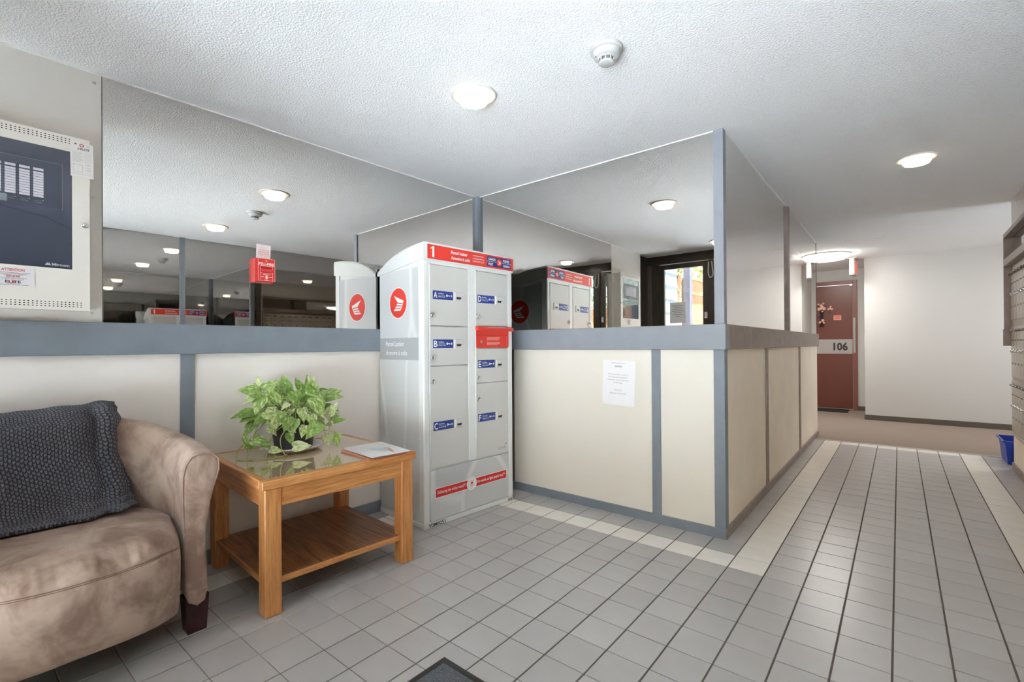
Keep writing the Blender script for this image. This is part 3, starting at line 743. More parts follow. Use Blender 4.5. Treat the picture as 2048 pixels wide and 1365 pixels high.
# carcass
bm = bmesh.new(); box(bm, .008, .012, .03, LW - .008, LD, 1.60, .002); bmesh.ops.recalc_face_normals(bm, faces=bm.faces); new_obj('carcass', bm, M_LKW, lk)
bm = bmesh.new(); box(bm, 0, 0, 0, LW, LD, .032, .003); new_obj('plinth', bm, M_LKW, lk)
for x0, x1 in ((0, .044), (LW - .040, LW)):
    bm = bmesh.new(); box(bm, x0, -.004, .03, x1, .05, 1.603, .012, 0, 3); bmesh.ops.recalc_face_normals(bm, faces=bm.faces); new_obj('corner_post', bm, M_LKW, lk)
bm = bmesh.new(); box(bm, .356, -.003, .345, .412, .02, 1.603, .004, 0, 2); new_obj('centre_mullion', bm, M_LKW, lk)
bm = bmesh.new(); box(bm, .044, .0, 1.578, LW - .04, .02, 1.603, .002); new_obj('top_rail', bm, M_LKW, lk)
for a, b in ((.0445, .0495), (.350, .3555), (.4125, .4175), (.714, .7195)):
    bm = bmesh.new(); box(bm, a, -.0055, .347, b, .01, 1.580, .001); new_obj('edge_strip', bm, M_LKW, lk)
# side wraps with print
for xs, nm in ((0, 'left'), (LW, 'right')):
    bm = bmesh.new()
    if xs == 0: box(bm, .003, .046, .034, .010, LD - .004, 1.56, .001)
    else: box(bm, LW - .010, .046, .034, LW - .003, LD - .004, 1.56, .001)
    bmesh.ops.recalc_face_normals(bm, faces=bm.faces); new_obj('side_panel', bm, M_WRAP, lk)
MS_L = Matrix(((0, 1, 0, .003), (-1, 0, 0, LD), (0, 0, 1, 0), (0, 0, 0, 1)))      # print frame of the left side: right = towards the front
MS_R = Matrix(((0, -1, 0, LW - .003), (1, 0, 0, 0), (0, 0, 1, 0), (0, 0, 0, 1)))
def side_print(M, px):
    """px: distance from the viewer's left edge of the side to the roundel centre"""
    p = Print(); p.disc(px, 1.356, .098, -.0006, 1, 48); p.disc(px, 1.356, .093, -.0010, 0, 48); p.wing(px - .002, 1.357, .085, -.0014, 1)
    p.build('round_emblem', [M_RED, M_PWHITE], lk, M)
side_print(MS_L, LD - .262); side_print(MS_R, .262)
M_BAND = mat('band_grey', rgb(172, 175, 178), .4)
for M, a, b in ((MS_L, .004, LD - .047), (MS_R, .047, LD - .004)):
    p = Print(); p.rect(a, 1.0, b, 1.137, -.0006, 0)
    p.text('Parcel Locker', a + .075, 1.086, .030, -.0011, 1, w=.205, bold=.008); p.text('Armoire \u00e0 colis', a + .075, 1.030, .030, -.0011, 1, w=.235, bold=.008)
    p.build('name_band', [M_BAND, M_PWHITE], lk, M)
# domed hood
def hood_z(y):      # top outline from the front edge to the back
    t = min(max((y + .012) / (LD + .016), 0), 1)
    return 1.704 - .020 * t - .105 * t ** 2.6
bm = bmesh.new(); rows = []
N = 14
for k in range(N + 1):
    y = -.012 + (LD + .018) * k / N; zt = hood_z(y); zb = 1.600 - .055 * (k / N)
    x0, x1, r = -.008, LW + .008, .016
    rows.append([(x0, y, zb), (x0, y, zt - r), (x0 + .3 * r, y, zt - .3 * r), (x0 + r, y, zt), (x1 - r, y, zt), (x1 - .3 * r, y, zt - .3 * r), (x1, y, zt - r), (x1, y, zb)])
R_ = loft(bm, rows, close_v=True, smooth=False)
bm.faces.new(R_[0]); bm.faces.new(R_[-1][::-1])
bmesh.ops.recalc_face_normals(bm, faces=bm.faces)
es = [ed for ed in bm.edges if all(abs(v.co.y + .012) < 1e-5 for v in ed.verts)]
bmesh.ops.bevel(bm, geom=es, offset=.006, segments=2, affect='EDGES')
o = new_obj('hood', bm, M_LKW, lk)
pr = Print(); H0, H1 = 1.606, 1.692
pr.rect(.026, H0, LW + .004, H1, -.0128, 0)
pr.poly([(.062, H0 + .011), (.076, H0 + .011), (.076, H0 + .076), (.066, H0 + .076), (.062, H0 + .070)], -.0134, 1); pr.poly([(.062, H0 + .0705), (.066, H0 + .0762), (.050, H0 + .0655), (.050, H0 + .056)], -.0134, 1)
pr.text('Parcel locker', .205, H0 + .050, .0195, -.0134, 1, w=.135, bold=.02); pr.text('Armoire \u00e0 colis', .205, H0 + .016, .0195, -.0134, 1, w=.155, bold=.02)
for k, s in enumerate(('canadapost.ca', 'postescanada.ca', '1 800 267-1177')): pr.text(s, .478 if k < 2 else .472, H1 - .026 - k * .0185, .0085, -.0134, 1, w=(.088, .090, .090)[k] - .006, bold=.012, align='C', ) if False else pr.text(s, .385, H1 - .026 - k * .0185, .0085, -.0134, 1, w=(.092, .100, .100)[k], bold=.012)
bx0, bx1 = .512, .738
pr.rect(bx0, H0 + .011, bx1, H1 - .009, -.0131, 2)
mz = (H0 + H1) / 2 + .001; mx_ = (bx0 + bx1) / 2
pr.line(bx0, bx1, mz, .0022, -.0135, 1)
pr.disc(mx_, mz, .0275, -.0138, 2, 32); pr.disc(mx_, mz, .0245, -.0141, 0, 32); pr.wing(mx_, mz, .021, -.0145, 1)
pr.text('CANADA', bx0 + .012, mz + .0085, .0155, -.0135, 1, w=.068, bold=.03); pr.text('POST', bx0 + .012, mz - .0255, .0155, -.0135, 1, w=.044, bold=.03)
pr.text('POSTES', bx1 - .076, mz + .0085, .0155, -.0135, 1, w=.062, bold=.03); pr.text('CANADA', bx1 - .076, mz - .0255, .0155, -.0135, 1, w=.068, bold=.03)
pr.build('header_sign', [M_RED, M_PWHITE, M_NAVY], lk)
# doors
def key_mark(p, x, z, s, y, mi):
    p.disc(x, z, .42 * s, y, mi, 16); p.rect(x + .3 * s, z - .13 * s, x + 1.35 * s, z + .13 * s, y, mi); p.rect(x + 1.0 * s, z - .34 * s, x + 1.15 * s, z - .1 * s, y, mi)
    p.disc(x - .12 * s, z, .12 * s, y - .0002, 0, 10)
    p.poly([(x + 1.9 * s, z + .52 * s), (x + 2.35 * s, z), (x + 1.9 * s, z - .52 * s), (x + 1.62 * s, z)], y, mi)
def ldoor(letter, x0, x1, z0, z1, lz, lx, lock_z):
    d = boxo('door', x0, -.004, z0, x1, .011, z1, M_LKD, lk, .003, None, 2)
    p = Print(); p.slab(lx, lz, lx + .155, lz + .052, -.0052, -.004, 0)
    p.text(letter, lx + .005, lz + .007, .038, -.0058, 1, w=None if letter in 'FE' else .028, bold=.02)
    p.text('Key Return', lx + .040, lz + .0325, .0085, -.0058, 1, w=.042, bold=.015); p.line(lx + .040, lx + .092, lz + .026, .0011, -.0058, 1)
    p.text('Retour de cl\u00e9', lx + .040, lz + .0135, .0085, -.0058, 1, w=.054, bold=.015)
    key_mark(p, lx + .107, lz + .026, .0175, -.0058, 1)
    p.build('key_label', [M_BLUE, M_PWHITE], d)
    p = Print(); p.slab(lx + .162, lz - .003, lx + .236, lz + .053, -.0085, -.004, 0, .0015); p.slab(lx + .1635, lz - .001, lx + .172, lz + .051, -.0095, -.0085, 1, .0004)
    p.poly([(lx + .181, lz + .010), (lx + .214, lz + .010), (lx + .221, lz + .024), (lx + .182, lz + .024)], -.0087, 2)
    p.build('key_slot', [M_LKD, M_PWHITE, M_BLACK], d)
    bm = bmesh.new(); lathe(bm, [(.0155, 0), (.0155, .009), (.0135, .0115), (.011, .012), (.0105, .010), (0, .010)], 20); box(bm, -.0012, -.006, .010, .0012, .006, .0107, mi=1)
    new_obj('lock', bm, [M_CHROME, M_BLACK], d, Matrix.Translation((x0 + .014, -.004, lock_z)) @ Matrix.Rotation(PI / 2, 4, 'X'))
    return d
ldoor('A', .0505, .349, 1.209, 1.574, 1.368, .070, 1.272)
ldoor('B', .0505, .349, .968, 1.203, 1.073, .070, 1.016)
ldoor('C', .0505, .349, .350, .962, .576, .070, .874)
ldoor('D', .418, .713, 1.216, 1.574, 1.368, .431, 1.275)
ldoor('E', .418, .713, .842, 1.066, .938, .431, .877)
fd = ldoor('F', .418, .713, .350, .836, .585, .431, .737)
p = Print(); p.text('Canada', .612, .378, .021, -.0046, 0, w=.078); p.rect(.682, .400, .6845, .412, -.0046, 0); p.rect(.6845, .405, .694, .412, -.0046, 1)
p.build('wordmark', [M_INKG, M_INKR], fd)
# red mail slot
s_ = boxo('mail_slot', .414, -.006, 1.072, .722, .011, 1.210, M_RED, lk, .002); s_['label'] = 'red letter slot with overhanging lid'
bm = bmesh.new(); rows = [[(.409, -.006, 1.213), (.409, -.030, 1.206), (.409, -.036, 1.196), (.409, -.034, 1.186), (.409, -.026, 1.183), (.409, -.006, 1.190)]]
rows.append([(.742, y, z) for _, y, z in rows[0]]); R_ = loft(bm, rows, close_v=True, smooth=False); bm.faces.new(R_[0]); bm.faces.new(R_[1][::-1]); bmesh.ops.recalc_face_normals(bm, faces=bm.faces)
new_obj('slot_lid', bm, M_RED, s_)
bm = bmesh.new(); box(bm, .50, -.0335, 1.2065, .665, -.0275, 1.2085, .0005); new_obj('lid_lettering', bm, M_PWHITE, s_)
p = Print()
for k, w in enumerate((.125, .118, .112, 0, .122, .120, .100)):
    if w: p.line(.512, .512 + w, 1.141 - k * .0085, .0034, -.0065, 0)
p.poly([(.462, 1.112 + .012), (.473, 1.112), (.462, 1.112 - .012), (.451, 1.112)], -.0065, 1); p.line(.416, .72, 1.156, .0018, -.0064, 2)
p.build('slot_print', [mat('print_pink', rgb(246, 190, 178), .5), M_STEEL, mat('red_shadow_line', rgb(170, 34, 30), .5)], s_)
boxo('slot_hinge_bar', .694, -.0095, 1.078, .699, -.006, 1.15, mat('red_light', rgb(232, 96, 84), .4), s_, .001)
# lower panel
lp = boxo('lower_panel', .046, -.002, .036, LW - .042, .012, .338, M_WRAP, lk, .002)
M_REDS = M_REDD
pr = Print(); zc_ = .198
pr.rect(.080, zc_ - .030, .694, zc_ + .0305, -.0026, 1); pr.rect(.084, zc_ - .026, .690, zc_ + .0265, -.0030, 0)
pr.text('Delivering the online world\u2122', .098, zc_ - .007, .0185, -.0034, 1, w=.222, bold=.015, shear=.0); pr.text('Du monde en ligne jusqu\'\u00e0 vous\u2122', .424, zc_ - .007, .0185, -.0034, 1, w=.250, bold=.015)
pr.disc(.373, zc_, .043, -.0036, 1, 32); pr.disc(.373, zc_ + .002, .034, -.0039, 2, 32); pr.disc(.373, zc_ + .002, .0315, -.0041, 1, 32)
pr.rect(.356, zc_ - .012, .390, zc_ + .020, -.0043, 2); pr.rect(.359, zc_ - .006, .387, zc_ + .017, -.0045, 1); pr.disc(.373, zc_ + .005, .009, -.0047, 0, 16); pr.rect(.366, zc_ - .021, .380, zc_ - .012, -.0043, 2)
pr.poly([(.384, zc_ - .012), (.408, zc_ - .030), (.396, zc_ - .031), (.390, zc_ - .042)], -.0049, 1)
pr.build('slogan_strip', [M_REDS, M_PWHITE, mat('print_light_grey', rgb(206, 196, 192), .5)], lp)
p = Print(); p.text('V3M9251', .033, .006, .021, -.0034, 0, w=.125, bold=.02); p.rect(.708, .004, .748, .022, -.0034, 1); p.rect(.726, .004, .7275, .022, -.0037, 2)
p.build('serial_number', [M_INK, M_INKG, M_PWHITE], lk)
for x, z in ((.052, .338), (.052, .043), (.060, .343), (.715, .338)): 
    bm = bmesh.new(); lathe(bm, [(.003, 0), (.003, .001), (0, .0015)], 10); new_obj('rivet', bm, M_STEEL, lk, Matrix.Translation((x, -.002, z)) @ Matrix.Rotation(PI / 2, 4, 'X'))

# ================================================================== FIRE ALARM PANEL
RZ = Matrix.Rotation(PI, 4, 'Z')
fp = empty('fire_alarm_panel', FA @ Matrix.Translation((2.915, 0, 1.240)) @ RZ)
tag(fp, 'white metal fire alarm cabinet with dark window mounted on the painted sheet', 'alarm panel')
M_CAB = mat('cabinet_white', rgb(238, 235, 227), .38)
PW, PH, PD = .551, .713, .092
boxo('cabinet_body', .004, -PD + .016, .004, PW - .004, 0, PH - .004, M_CAB, fp, .002)
# door as a frame around the window
wx0, wx1, wz0, wz1 = .045, .497, .168, .650
bm = bmesh.new()
for a in ((0, 0, PW, wz0), (0, wz1, PW, PH), (0, wz0, wx0, wz1), (wx1, wz0, PW, wz1)): box(bm, a[0], -PD, a[1], a[2], -PD + .016, a[3])
bmesh.ops.remove_doubles(bm, verts=bm.verts, dist=1e-6); new_obj('cabinet_door', bm, M_CAB, fp)
M_WIN = mat('dark_window', rgb(66, 72, 90), .10, coat=.6, coatrough=.03)
win = boxo('window', wx0 - .002, -PD + .004, wz0 - .002, wx1 + .002, -PD + .009, wz1 + .002, M_WIN, fp)
M_ZONE = mat('zone_label', rgb(222, 220, 232), .5); M_DIM = mat('window_print', rgb(148, 152, 170), .5); M_DIS = mat('display_board', rgb(74, 80, 98), .3)
yw = -PD + .004
p = Print(); p.rect(.055, .405, .468, .590, yw - .0004, 0); p.line(.055, .468, .590, .0012, yw - .0008, 1); p.rect(.467, .405, .4682, .590, yw - .0008, 1)
p.poly([(wx0, .365), (.17, .392), (.30, .392), (.42, .372), (wx1, .335), (wx1, .330), (.42, .366), (.30, .386), (.17, .386), (wx0, .358)], yw - .0003, 2)  # curved band paints the edge of a reflection on the window
p.build('display_board', [M_DIS, M_INKG, mat('window_reflection_edge', rgb(56, 61, 77), .25)], win)
for k in range(8):
    x = .116 + k * .0385 + (.152 - .038 * 4 if False else 0); x = .154 + (k - 1) * .0384
    p = Print(); h = .0085
    p.rect(x, .548, x + .0290, .5575, yw - .0012, 0)
    for r in range(10): p.rect(x, .5435 - (r + 1) * .0101 + .0007, x + .0290, .5435 - r * .0101 - .0007, yw - .0012, 1 if (k == 4 and r == 9) else 0)
    for r in range(10): p.disc(x - .0042, .539 - r * .0101, .0013, yw - .0012, 2, 8)
    p.text('SUPERVISORY', x + .003, .428, .0032, yw - .0012, 2, w=.022); p.line(x + .004, x + .024, .4225, .0018, yw - .0012, 2); p.disc(x + .0275, .432, .0016, yw - .0012, 3, 8)
    p.build('zone_label', [M_ZONE, mat('zone_label_green', rgb(178, 196, 200), .5), M_DIM, M_PWHITE], win)
boxo('control_key', .285, yw - .006, .408, .315, yw - .0004, .436, mat('control_key_grey', rgb(150, 160, 176), .4), win, .002)
p = Print(); p.text('Mircom', .4365, .1775, .0105, yw - .0008, 0, w=.052, bold=.03)
p.poly([(.416, .178), (.423, .189), (.4262, .185), (.429, .189), (.434, .178)], yw - .0008, 0); p.build('maker_name', [mat('print_silver', rgb(190, 194, 208), .4)], win)
# perforations
bm = bmesh.new()
def hole(x, z): box(bm, x - .0023, -PD - .0003, z - .0017, x + .0023, -PD + .004, z + .0017)
for k in range(40):
    for r in range(3):
        x = .489 - k * .0118
        if x > .03: hole(x, .7 - r * .0082)
        x = .5235 - k * .0118
        if x > .03: hole(x, .0325 - r * .0084)
o = new_obj('vent_holes', bm, M_BLACK, fp); o['kind'] = 'stuff'
bm = bmesh.new(); lathe(bm, [(.0125, 0), (.0125, .003), (.0095, .0055), (.0085, .004), (.004, .004), (.0035, .007), (0, .007)], 22)
new_obj('cabinet_lock', bm, M_CHROME, fp, Matrix.Translation((.534, -PD, .357)) @ Matrix.Rotation(PI / 2, 4, 'X'), smooth=True)
p = Print(); p.slab(0, 0, .107, .072, 0, .0005, 0); y = -.0006
p.text('ATTENTION', .048, .0575, .0095, y, 1, w=.062, bold=.02, align='C')
for z, w in ((.0505, .092), (.046, .078), (.0415, .052)): p.line(.048 - w / 2, .048 + w / 2, z, .0016, y, 2)
p.text('BP/A98', .048, .0335, .0065, y, 1, w=.036, bold=.02, align='C'); p.line(.012, .085, .0305, .0014, y, 2)
p.text('1-800-281-1122', .048, .0235, .0055, y, 2, w=.058, align='C'); p.text('ELITE', .048, .0115, .0095, y, 3, w=.042, bold=.03, align='C')
p.poly([(.046, .0115), (.051, .0115), (.0525, .0145), (.049, .021), (.0448, .0150)], y - .0003, 1); p.line(.032, .065, .0085, .001, y, 1); p.line(.008, .09, .0045, .0014, y, 2)
p.build('service_sticker', [mat('sticker_white', rgb(234, 232, 236), .4), M_INKR, M_INKG, M_INK], fp, Matrix.Translation((.281, -PD - .0012, .086)))
p = Print(); p.slab(0, 0, .071, .141, 0, .0008, 0); y = -.0006
p.text('ELITE', .030, .113, .0078, y, 3, w=.030, bold=.03); p.poly([(.021, .111), (.0275, .113), (.0265, .118), (.0232, .123), (.0238, .1165)], y, 1)
p.disc(.036, .131, .0065, y, 1, 14, 1.2); p.disc(.036, .131, .0035, y - .0002, 0, 12, 1.2); p.poly([(.012, .134), (.017, .138), (.022, .134), (.017, .131)], y, 3); p.rect(.052, .127, .062, .135, y, 2); p.rect(.0532, .1282, .0608, .1338, y - .0002, 0)
p.line(.030, .06, .1095, .0009, y, 2)
for k in range(9): p.line(.006, .040 - (k % 3) * .004, .101 - k * .0048, .0011, y, 2)
for k in range(5): p.rect(.045 + k * .0045, .062, .0453 + k * .0045, .102, y, 2)
for k in range(9): p.line(.045, .0655, .102 - k * .005, .0004, y, 2)
for a in ((.008, .020, .038, .0212), (.008, .050, .038, .0512), (.008, .020, .0090, .051), (.037, .020, .038, .051), (.045, .020, .066, .0208), (.045, .035, .066, .0358), (.045, .050, .066, .0508)): p.rect(*a, y, 2)
for k in range(3): p.line(.046, .064, .030 + k * .012, .0012, y, 2)
p.line(.003, .068, .012, .0012, y, 2)
p.build('inspection_tag', [mat('tag_paper', rgb(240, 238, 236), .5), mat('tag_red', rgb(206, 110, 108), .6), mat('tag_grey', rgb(190, 190, 192), .6), mat('tag_dark', rgb(84, 80, 82), .6)], fp, Matrix.Translation((.4925, -PD - .0022, .553)) @ Matrix.Rotation(math.radians(-1.0), 4, 'Y'))

# ================================================================== PULL STATION
ps = empty('fire_pull_station', FA @ Matrix.Translation((1.690, 0, 1.437)) @ RZ)
tag(ps, 'red fire alarm pull station fixed on the tinted mirror above the ledge', 'fire alarm')
boxo('back_box', -.001, -.028, -.002, .094, 0, .127, mat('station_red_pale', rgb(236, 92, 84), .4), ps, .004, None, 2)
bm = bmesh.new(); rows = [[(.0, -.028, .0), (.094, -.028, 0), (.094, -.028, .126), (0, -.028, .126)], [(.003, -.058, .004), (.092, -.058, .004), (.092, -.056, .124), (.003, -.056, .124)]]
R_ = loft(bm, rows, close_v=True, smooth=False); bm.faces.new(R_[1]); bmesh.ops.recalc_face_normals(bm, faces=bm.faces); bmesh.ops.bevel(bm, geom=bm.edges[:], offset=.002, segments=2, affect='EDGES')
new_obj('front_cover', bm, M_REDD, ps)
p = Print(); y = -.0588
for a in ((.004, .005, .091, .0062), (.004, .122, .091, .1232), (.004, .005, .0052, .123), (.0898, .005, .091, .123), (.015, .005, .0162, .083), (.078, .005, .0792, .083), (.015, .082, .0792, .0835), (.015, .044, .0792, .0455)): p.rect(*a, y, 0)
p.text('FEU-FIRE', .047, .086, .0150, y, 0, w=.080, bold=.03, align='C'); p.disc(.046, .111, .0048, y, 2, 16)
p.text('EMERGENCY', .047, .0345, .0052, y, 0, w=.034, bold=.01, align='C'); p.text('PULL', .020, .0225, .0052, y, 0, w=.016, bold=.02); p.text('DOWN', .057, .0225, .0052, y, 0, w=.019, bold=.02)
p.poly([(.042, .032), (.052, .032), (.052, .021), (.0555, .021), (.047, .011), (.0385, .021), (.042, .021)], y, 0); p.text('URGENCE', .047, .006, .004, y, 0, w=.026, align='C')
p.rect(.017, .047, .0775, .080, y + .0006, 1)
p.build('front_print', [mat('station_white_print', rgb(248, 222, 216), .5), mat('recess_red', rgb(176, 22, 20), .5), mat('brass_button', rgb(232, 170, 110), .4)], ps)
bm = bmesh.new(); rows = [[(.018, -.0575, .048), (.077, -.0575, .048)], [(.018, -.066, .052), (.077, -.066, .052)], [(.018, -.064, .066), (.077, -.064, .066)], [(.018, -.0575, .070), (.077, -.0575, .070)]]
R_ = loft(bm, rows, smooth=False); bm.faces.new([r[0] for r in R_]); bm.faces.new([r[1] for r in R_][::-1]); bmesh.ops.recalc_face_normals(bm, faces=bm.faces); new_obj('pull_handle', bm, M_REDD, ps)
p = Print(); p.slab(0, 0, .074, .083, 0, .0007, 0); y = -.0006
p.rect(.010, .028, .066, .056, y, 1); p.text('IN CASE OF', .037, .062, .006, y, 1, w=.034, align='C'); p.text('FIRE CALL', .014, .045, .0085, y - .0003, 2, w=.046, bold=.02); p.text('PHONE 9-1-1', .013, .032, .0085, y - .0003, 2, w=.050, bold=.02); p.line(.012, .062, .022, .0012, y, 1)
o = p.build('call_notice', [mat('notice_pale', rgb(238, 228, 228), .5), mat('notice_pink', rgb(226, 178, 178), .6), M_PWHITE], None, FA @ Matrix.Translation((1.674, .0015, 1.563)) @ RZ @ Matrix.Rotation(math.radians(1.5), 4, 'Y'))
tag(o, 'small pale paper notice stuck on the mirror just above the red pull station', 'notice')

# ================================================================== END TABLE
M_OAK_Y = wood_mat('oak_along', rgb(190, 120, 60), rgb(216, 156, 94), 1.0, 'Y', .35, .72)
M_OAK_X = wood_mat('oak_across', rgb(186, 114, 56), rgb(212, 148, 86), 1.0, 'X', .35, .72)
M_OAK_Z = wood_mat('oak_upright', rgb(192, 122, 62), rgb(216, 156, 94), 1.0, 'Z', .35, .72)
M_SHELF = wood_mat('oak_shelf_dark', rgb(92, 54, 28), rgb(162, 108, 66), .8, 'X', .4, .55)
ey = Vector((.061, .998, 0)); ex = Vector((.998, -.061, 0))
FT = frame((-1.639, -1.236, 0), ex, ey)
tb = empty('end_table', FT); tag(tb, 'square oak end table with glass inset top and lower shelf between armchair and locker', 'table')
TH = .551; h = .3675
for a, b_ in ((h - .042, h), (-h, -h + .042)): boxo('top_edge', a, -h, TH - .036, b_, h, TH, M_OAK_Y, tb, .003)
for a, b_ in ((-h, -h + .030), (h - .030, h)): boxo('top_edge', -h + .042, a, TH - .036, h - .042, b_, TH, M_OAK_X, tb, .003)
boxo('top_board', -h + .04, -h + .028, TH - .03, h - .04, h - .028, TH - .006, M_OAK_Y, tb)
M_TGLASS = mat('bronze_table_glass', rgb(184, 160, 124), .03, coat=1.0, coatrough=.01, spec=1.0)
boxo('glass_inset', -h + .041, -h + .029, TH - .006, h - .041, h - .029, TH - .0005, M_TGLASS, tb, .0006)
for sx in (-1, 1):
    for sy in (-1, 1):
        x0, x1 = sorted((sx * .288, sx * .355)); y0, y1 = sorted((sy * .288, sy * .355))
        boxo('leg', x0, y0, 0, x1, y1, TH - .036, M_OAK_Z, tb, .004)
for sx in (-1, 1):
    x0, x1 = sorted((sx * .330, sx * .350)); boxo('apron', x0, -.288, .437, x1, .288, TH - .036, M_OAK_Y, tb, .001)
for sy in (-1, 1):
    y0, y1 = sorted((sy * .330, sy * .350)); boxo('apron', -.288, y0, .437, .288, y1, TH - .036, M_OAK_X, tb, .001)
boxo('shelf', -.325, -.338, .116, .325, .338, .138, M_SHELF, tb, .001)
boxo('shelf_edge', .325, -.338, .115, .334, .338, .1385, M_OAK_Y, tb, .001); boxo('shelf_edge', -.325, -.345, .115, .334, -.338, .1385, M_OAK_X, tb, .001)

# ================================================================== MAGAZINES
M_PAGE = mat('magazine_page', rgb(226, 226, 226), .3, coat=.4, coatrough=.1)
M_PIC = mat('magazine_picture_orange', rgb(196, 142, 100), .3); M_PIC2 = mat('magazine_picture_grey', rgb(203, 206, 211), .3); M_PIC3 = mat('magazine_picture_green', rgb(198, 196, 172), .3)
def magazine(name, M, w, d, th, label, prints, cm):
    bm = bmesh.new(); n = 10; rows = []
    for i in range(n + 1):
        x = -w / 2 + w * i / n; z = th + .003 * math.sin(PI * i / n) + .006 * (1 - i / n) ** 3
        rows.append([(x, -d / 2, 0.0005), (x, -d / 2, z * .96), (x, d / 2, z), (x, d / 2, 0.0005)])
    R_ = loft(bm, rows, close_v=True, smooth=False); bm.faces.new(R_[0]); bm.faces.new(R_[-1][::-1]); bmesh.ops.recalc_face_normals(bm, faces=bm.faces)
    o = tag(new_obj(name, bm, cm, None, M), label, 'magazine', None)
    for pts, m in prints:
        bm = bmesh.new(); bm.faces.new([bm.verts.new((x, y, th + .003 * math.sin(PI * (x + w / 2) / w) + .006 * (.5 - x / w) ** 3 + .0012)) for x, y in pts]); bmesh.ops.recalc_face_normals(bm, faces=bm.faces)
        new_obj('cover_picture', bm, m, o)
    return o
MR_ = Matrix.Rotation(math.radians(-5.0), 4, 'Z')
magazine('magazine', Matrix.Translation((-1.405, -1.035, TH)) @ Matrix.Rotation(math.radians(-3), 4, 'Z'), .275, .208, .004, 'magazine with a pinkish red edge lying under the white one on the end table', [], mat('magazine_pink', rgb(204, 138, 124), .35))
magazine('magazine', Matrix.Translation((-1.388, -1.030, TH + .0105)) @ MR_, .276, .206, .004, 'white magazine with an orange picture, topmost at the table end beside the locker',
    [([(.0, .035), (.12, .020), (.125, .026), (.02, .058)], M_PIC), ([(-.09, -.06), (.05, .0), (.06, .03), (-.02, .06)], M_PIC2), ([(-.12, .03), (-.05, .06), (-.06, .08), (-.125, .07)], M_PIC3), ([(-.10, -.08), (-.01, -.075), (-.02, -.05), (-.10, -.05)], mat('magazine_type', rgb(206, 204, 208), .3))], M_PAGE)

# ================================================================== POTHOS
FP = frame((-1.80, -1.25, TH), Vector((.442, .897, 0)), Vector((-.897, .442, 0)))
pl = empty('potted_pothos', FP); tag(pl, 'trailing variegated pothos in a dark pot on a pale saucer on the end table', 'potted plant')
bm = bmesh.new(); lathe(bm, [(0, .0), (.105, .0), (.132, .016), (.141, .021), (.141, .027), (.133, .025), (.105, .009), (0, .008)], 48); new_obj('saucer', bm, mat('saucer_pale', rgb(232, 229, 234), .3), pl, smooth=True)
bm = bmesh.new(); lathe(bm, [(0, .009), (.086, .009), (.090, .014), (.106, .125), (.106, .13), (.114, .13), (.115, .158), (.108, .158), (.105, .135), (.104, .128)], 40); new_obj('pot', bm, mat('pot_charcoal', rgb(74, 71, 74), .55, var=.1, vscale=12), pl, smooth=True)
bm = bmesh.new(); lathe(bm, [(.105, .138), (.07, .146), (0, .148)], 24); new_obj('soil', bm, mat('potting_soil', rgb(70, 56, 44), .95, bump=1.0, bscale=120, var=.4, vscale=60), pl)
def leaf_mat():
    m = bpy.data.materials.new('pothos_leaf'); m.use_nodes = True; nt = m.node_tree; b = nt.nodes['Principled BSDF']
    tc = nt.nodes.new('ShaderNodeTexCoord'); oi = nt.nodes.new('ShaderNodeObjectInfo')
    mp = nt.nodes.new('ShaderNodeMapping'); mp.inputs['Scale'].default_value = (7, 3.2, 3)
    cb = nt.nodes.new('ShaderNodeCombineXYZ'); mu = nt.nodes.new('ShaderNodeMath'); mu.operation = 'MULTIPLY'; mu.inputs[1].default_value = 40
    nt.links.new(oi.outputs['Random'], mu.inputs[0]); nt.links.new(mu.outputs[0], cb.inputs[0]); nt.links.new(mu.outputs[0], cb.inputs[1])
    nt.links.new(tc.outputs['Object'], mp.inputs['Vector']); nt.links.new(cb.outputs[0], mp.inputs['Location'])
    n = nt.nodes.new('ShaderNodeTexNoise'); n.inputs['Scale'].default_value = 1.1; n.inputs['Detail'].default_value = 6; n.inputs['Roughness'].default_value = .68; n.inputs['Distortion'].default_value = .6
    nt.links.new(mp.outputs[0], n.inputs['Vector'])
    # some leaves are paler than others
    mr = nt.nodes.new('ShaderNodeMapRange'); mr.inputs['To Min'].default_value = -.10; mr.inputs['To Max'].default_value = .12
    nt.links.new(oi.outputs['Random'], mr.inputs['Value'])
    ad = nt.nodes.new('ShaderNodeMath'); ad.operation = 'ADD'; nt.links.new(n.outputs['Fac'], ad.inputs[0]); nt.links.new(mr.outputs[0], ad.inputs[1])
    r = nt.nodes.new('ShaderNodeValToRGB'); el = r.color_ramp.elements
    el[0].position = .34; el[0].color = rgb(112, 150, 70); el[1].position = .64; el[1].color = rgb(226, 232, 190)
    q = el.new(.47); q.color = rgb(146, 180, 92); q = el.new(.55); q.color = rgb(192, 210, 136)
    nt.links.new(ad.outputs[0], r.inputs[0]); nt.links.new(r.outputs[0], b.inputs['Base Color'])
    b.inputs['Roughness'].default_value = .34; b.inputs['Subsurface Weight'].default_value = 0.0
    tr = nt.nodes.new('ShaderNodeBsdfTranslucent'); nt.links.new(r.outputs[0], tr.inputs[0])
    mx = nt.nodes.new('ShaderNodeMixShader'); mx.inputs[0].default_value = .28
    out = nt.nodes['Material Output']; nt.links.new(b.outputs[0], mx.inputs[1]); nt.links.new(tr.outputs[0], mx.inputs[2]); nt.links.new(mx.outputs[0], out.inputs[0])
    return m
M_LEAF = leaf_mat()
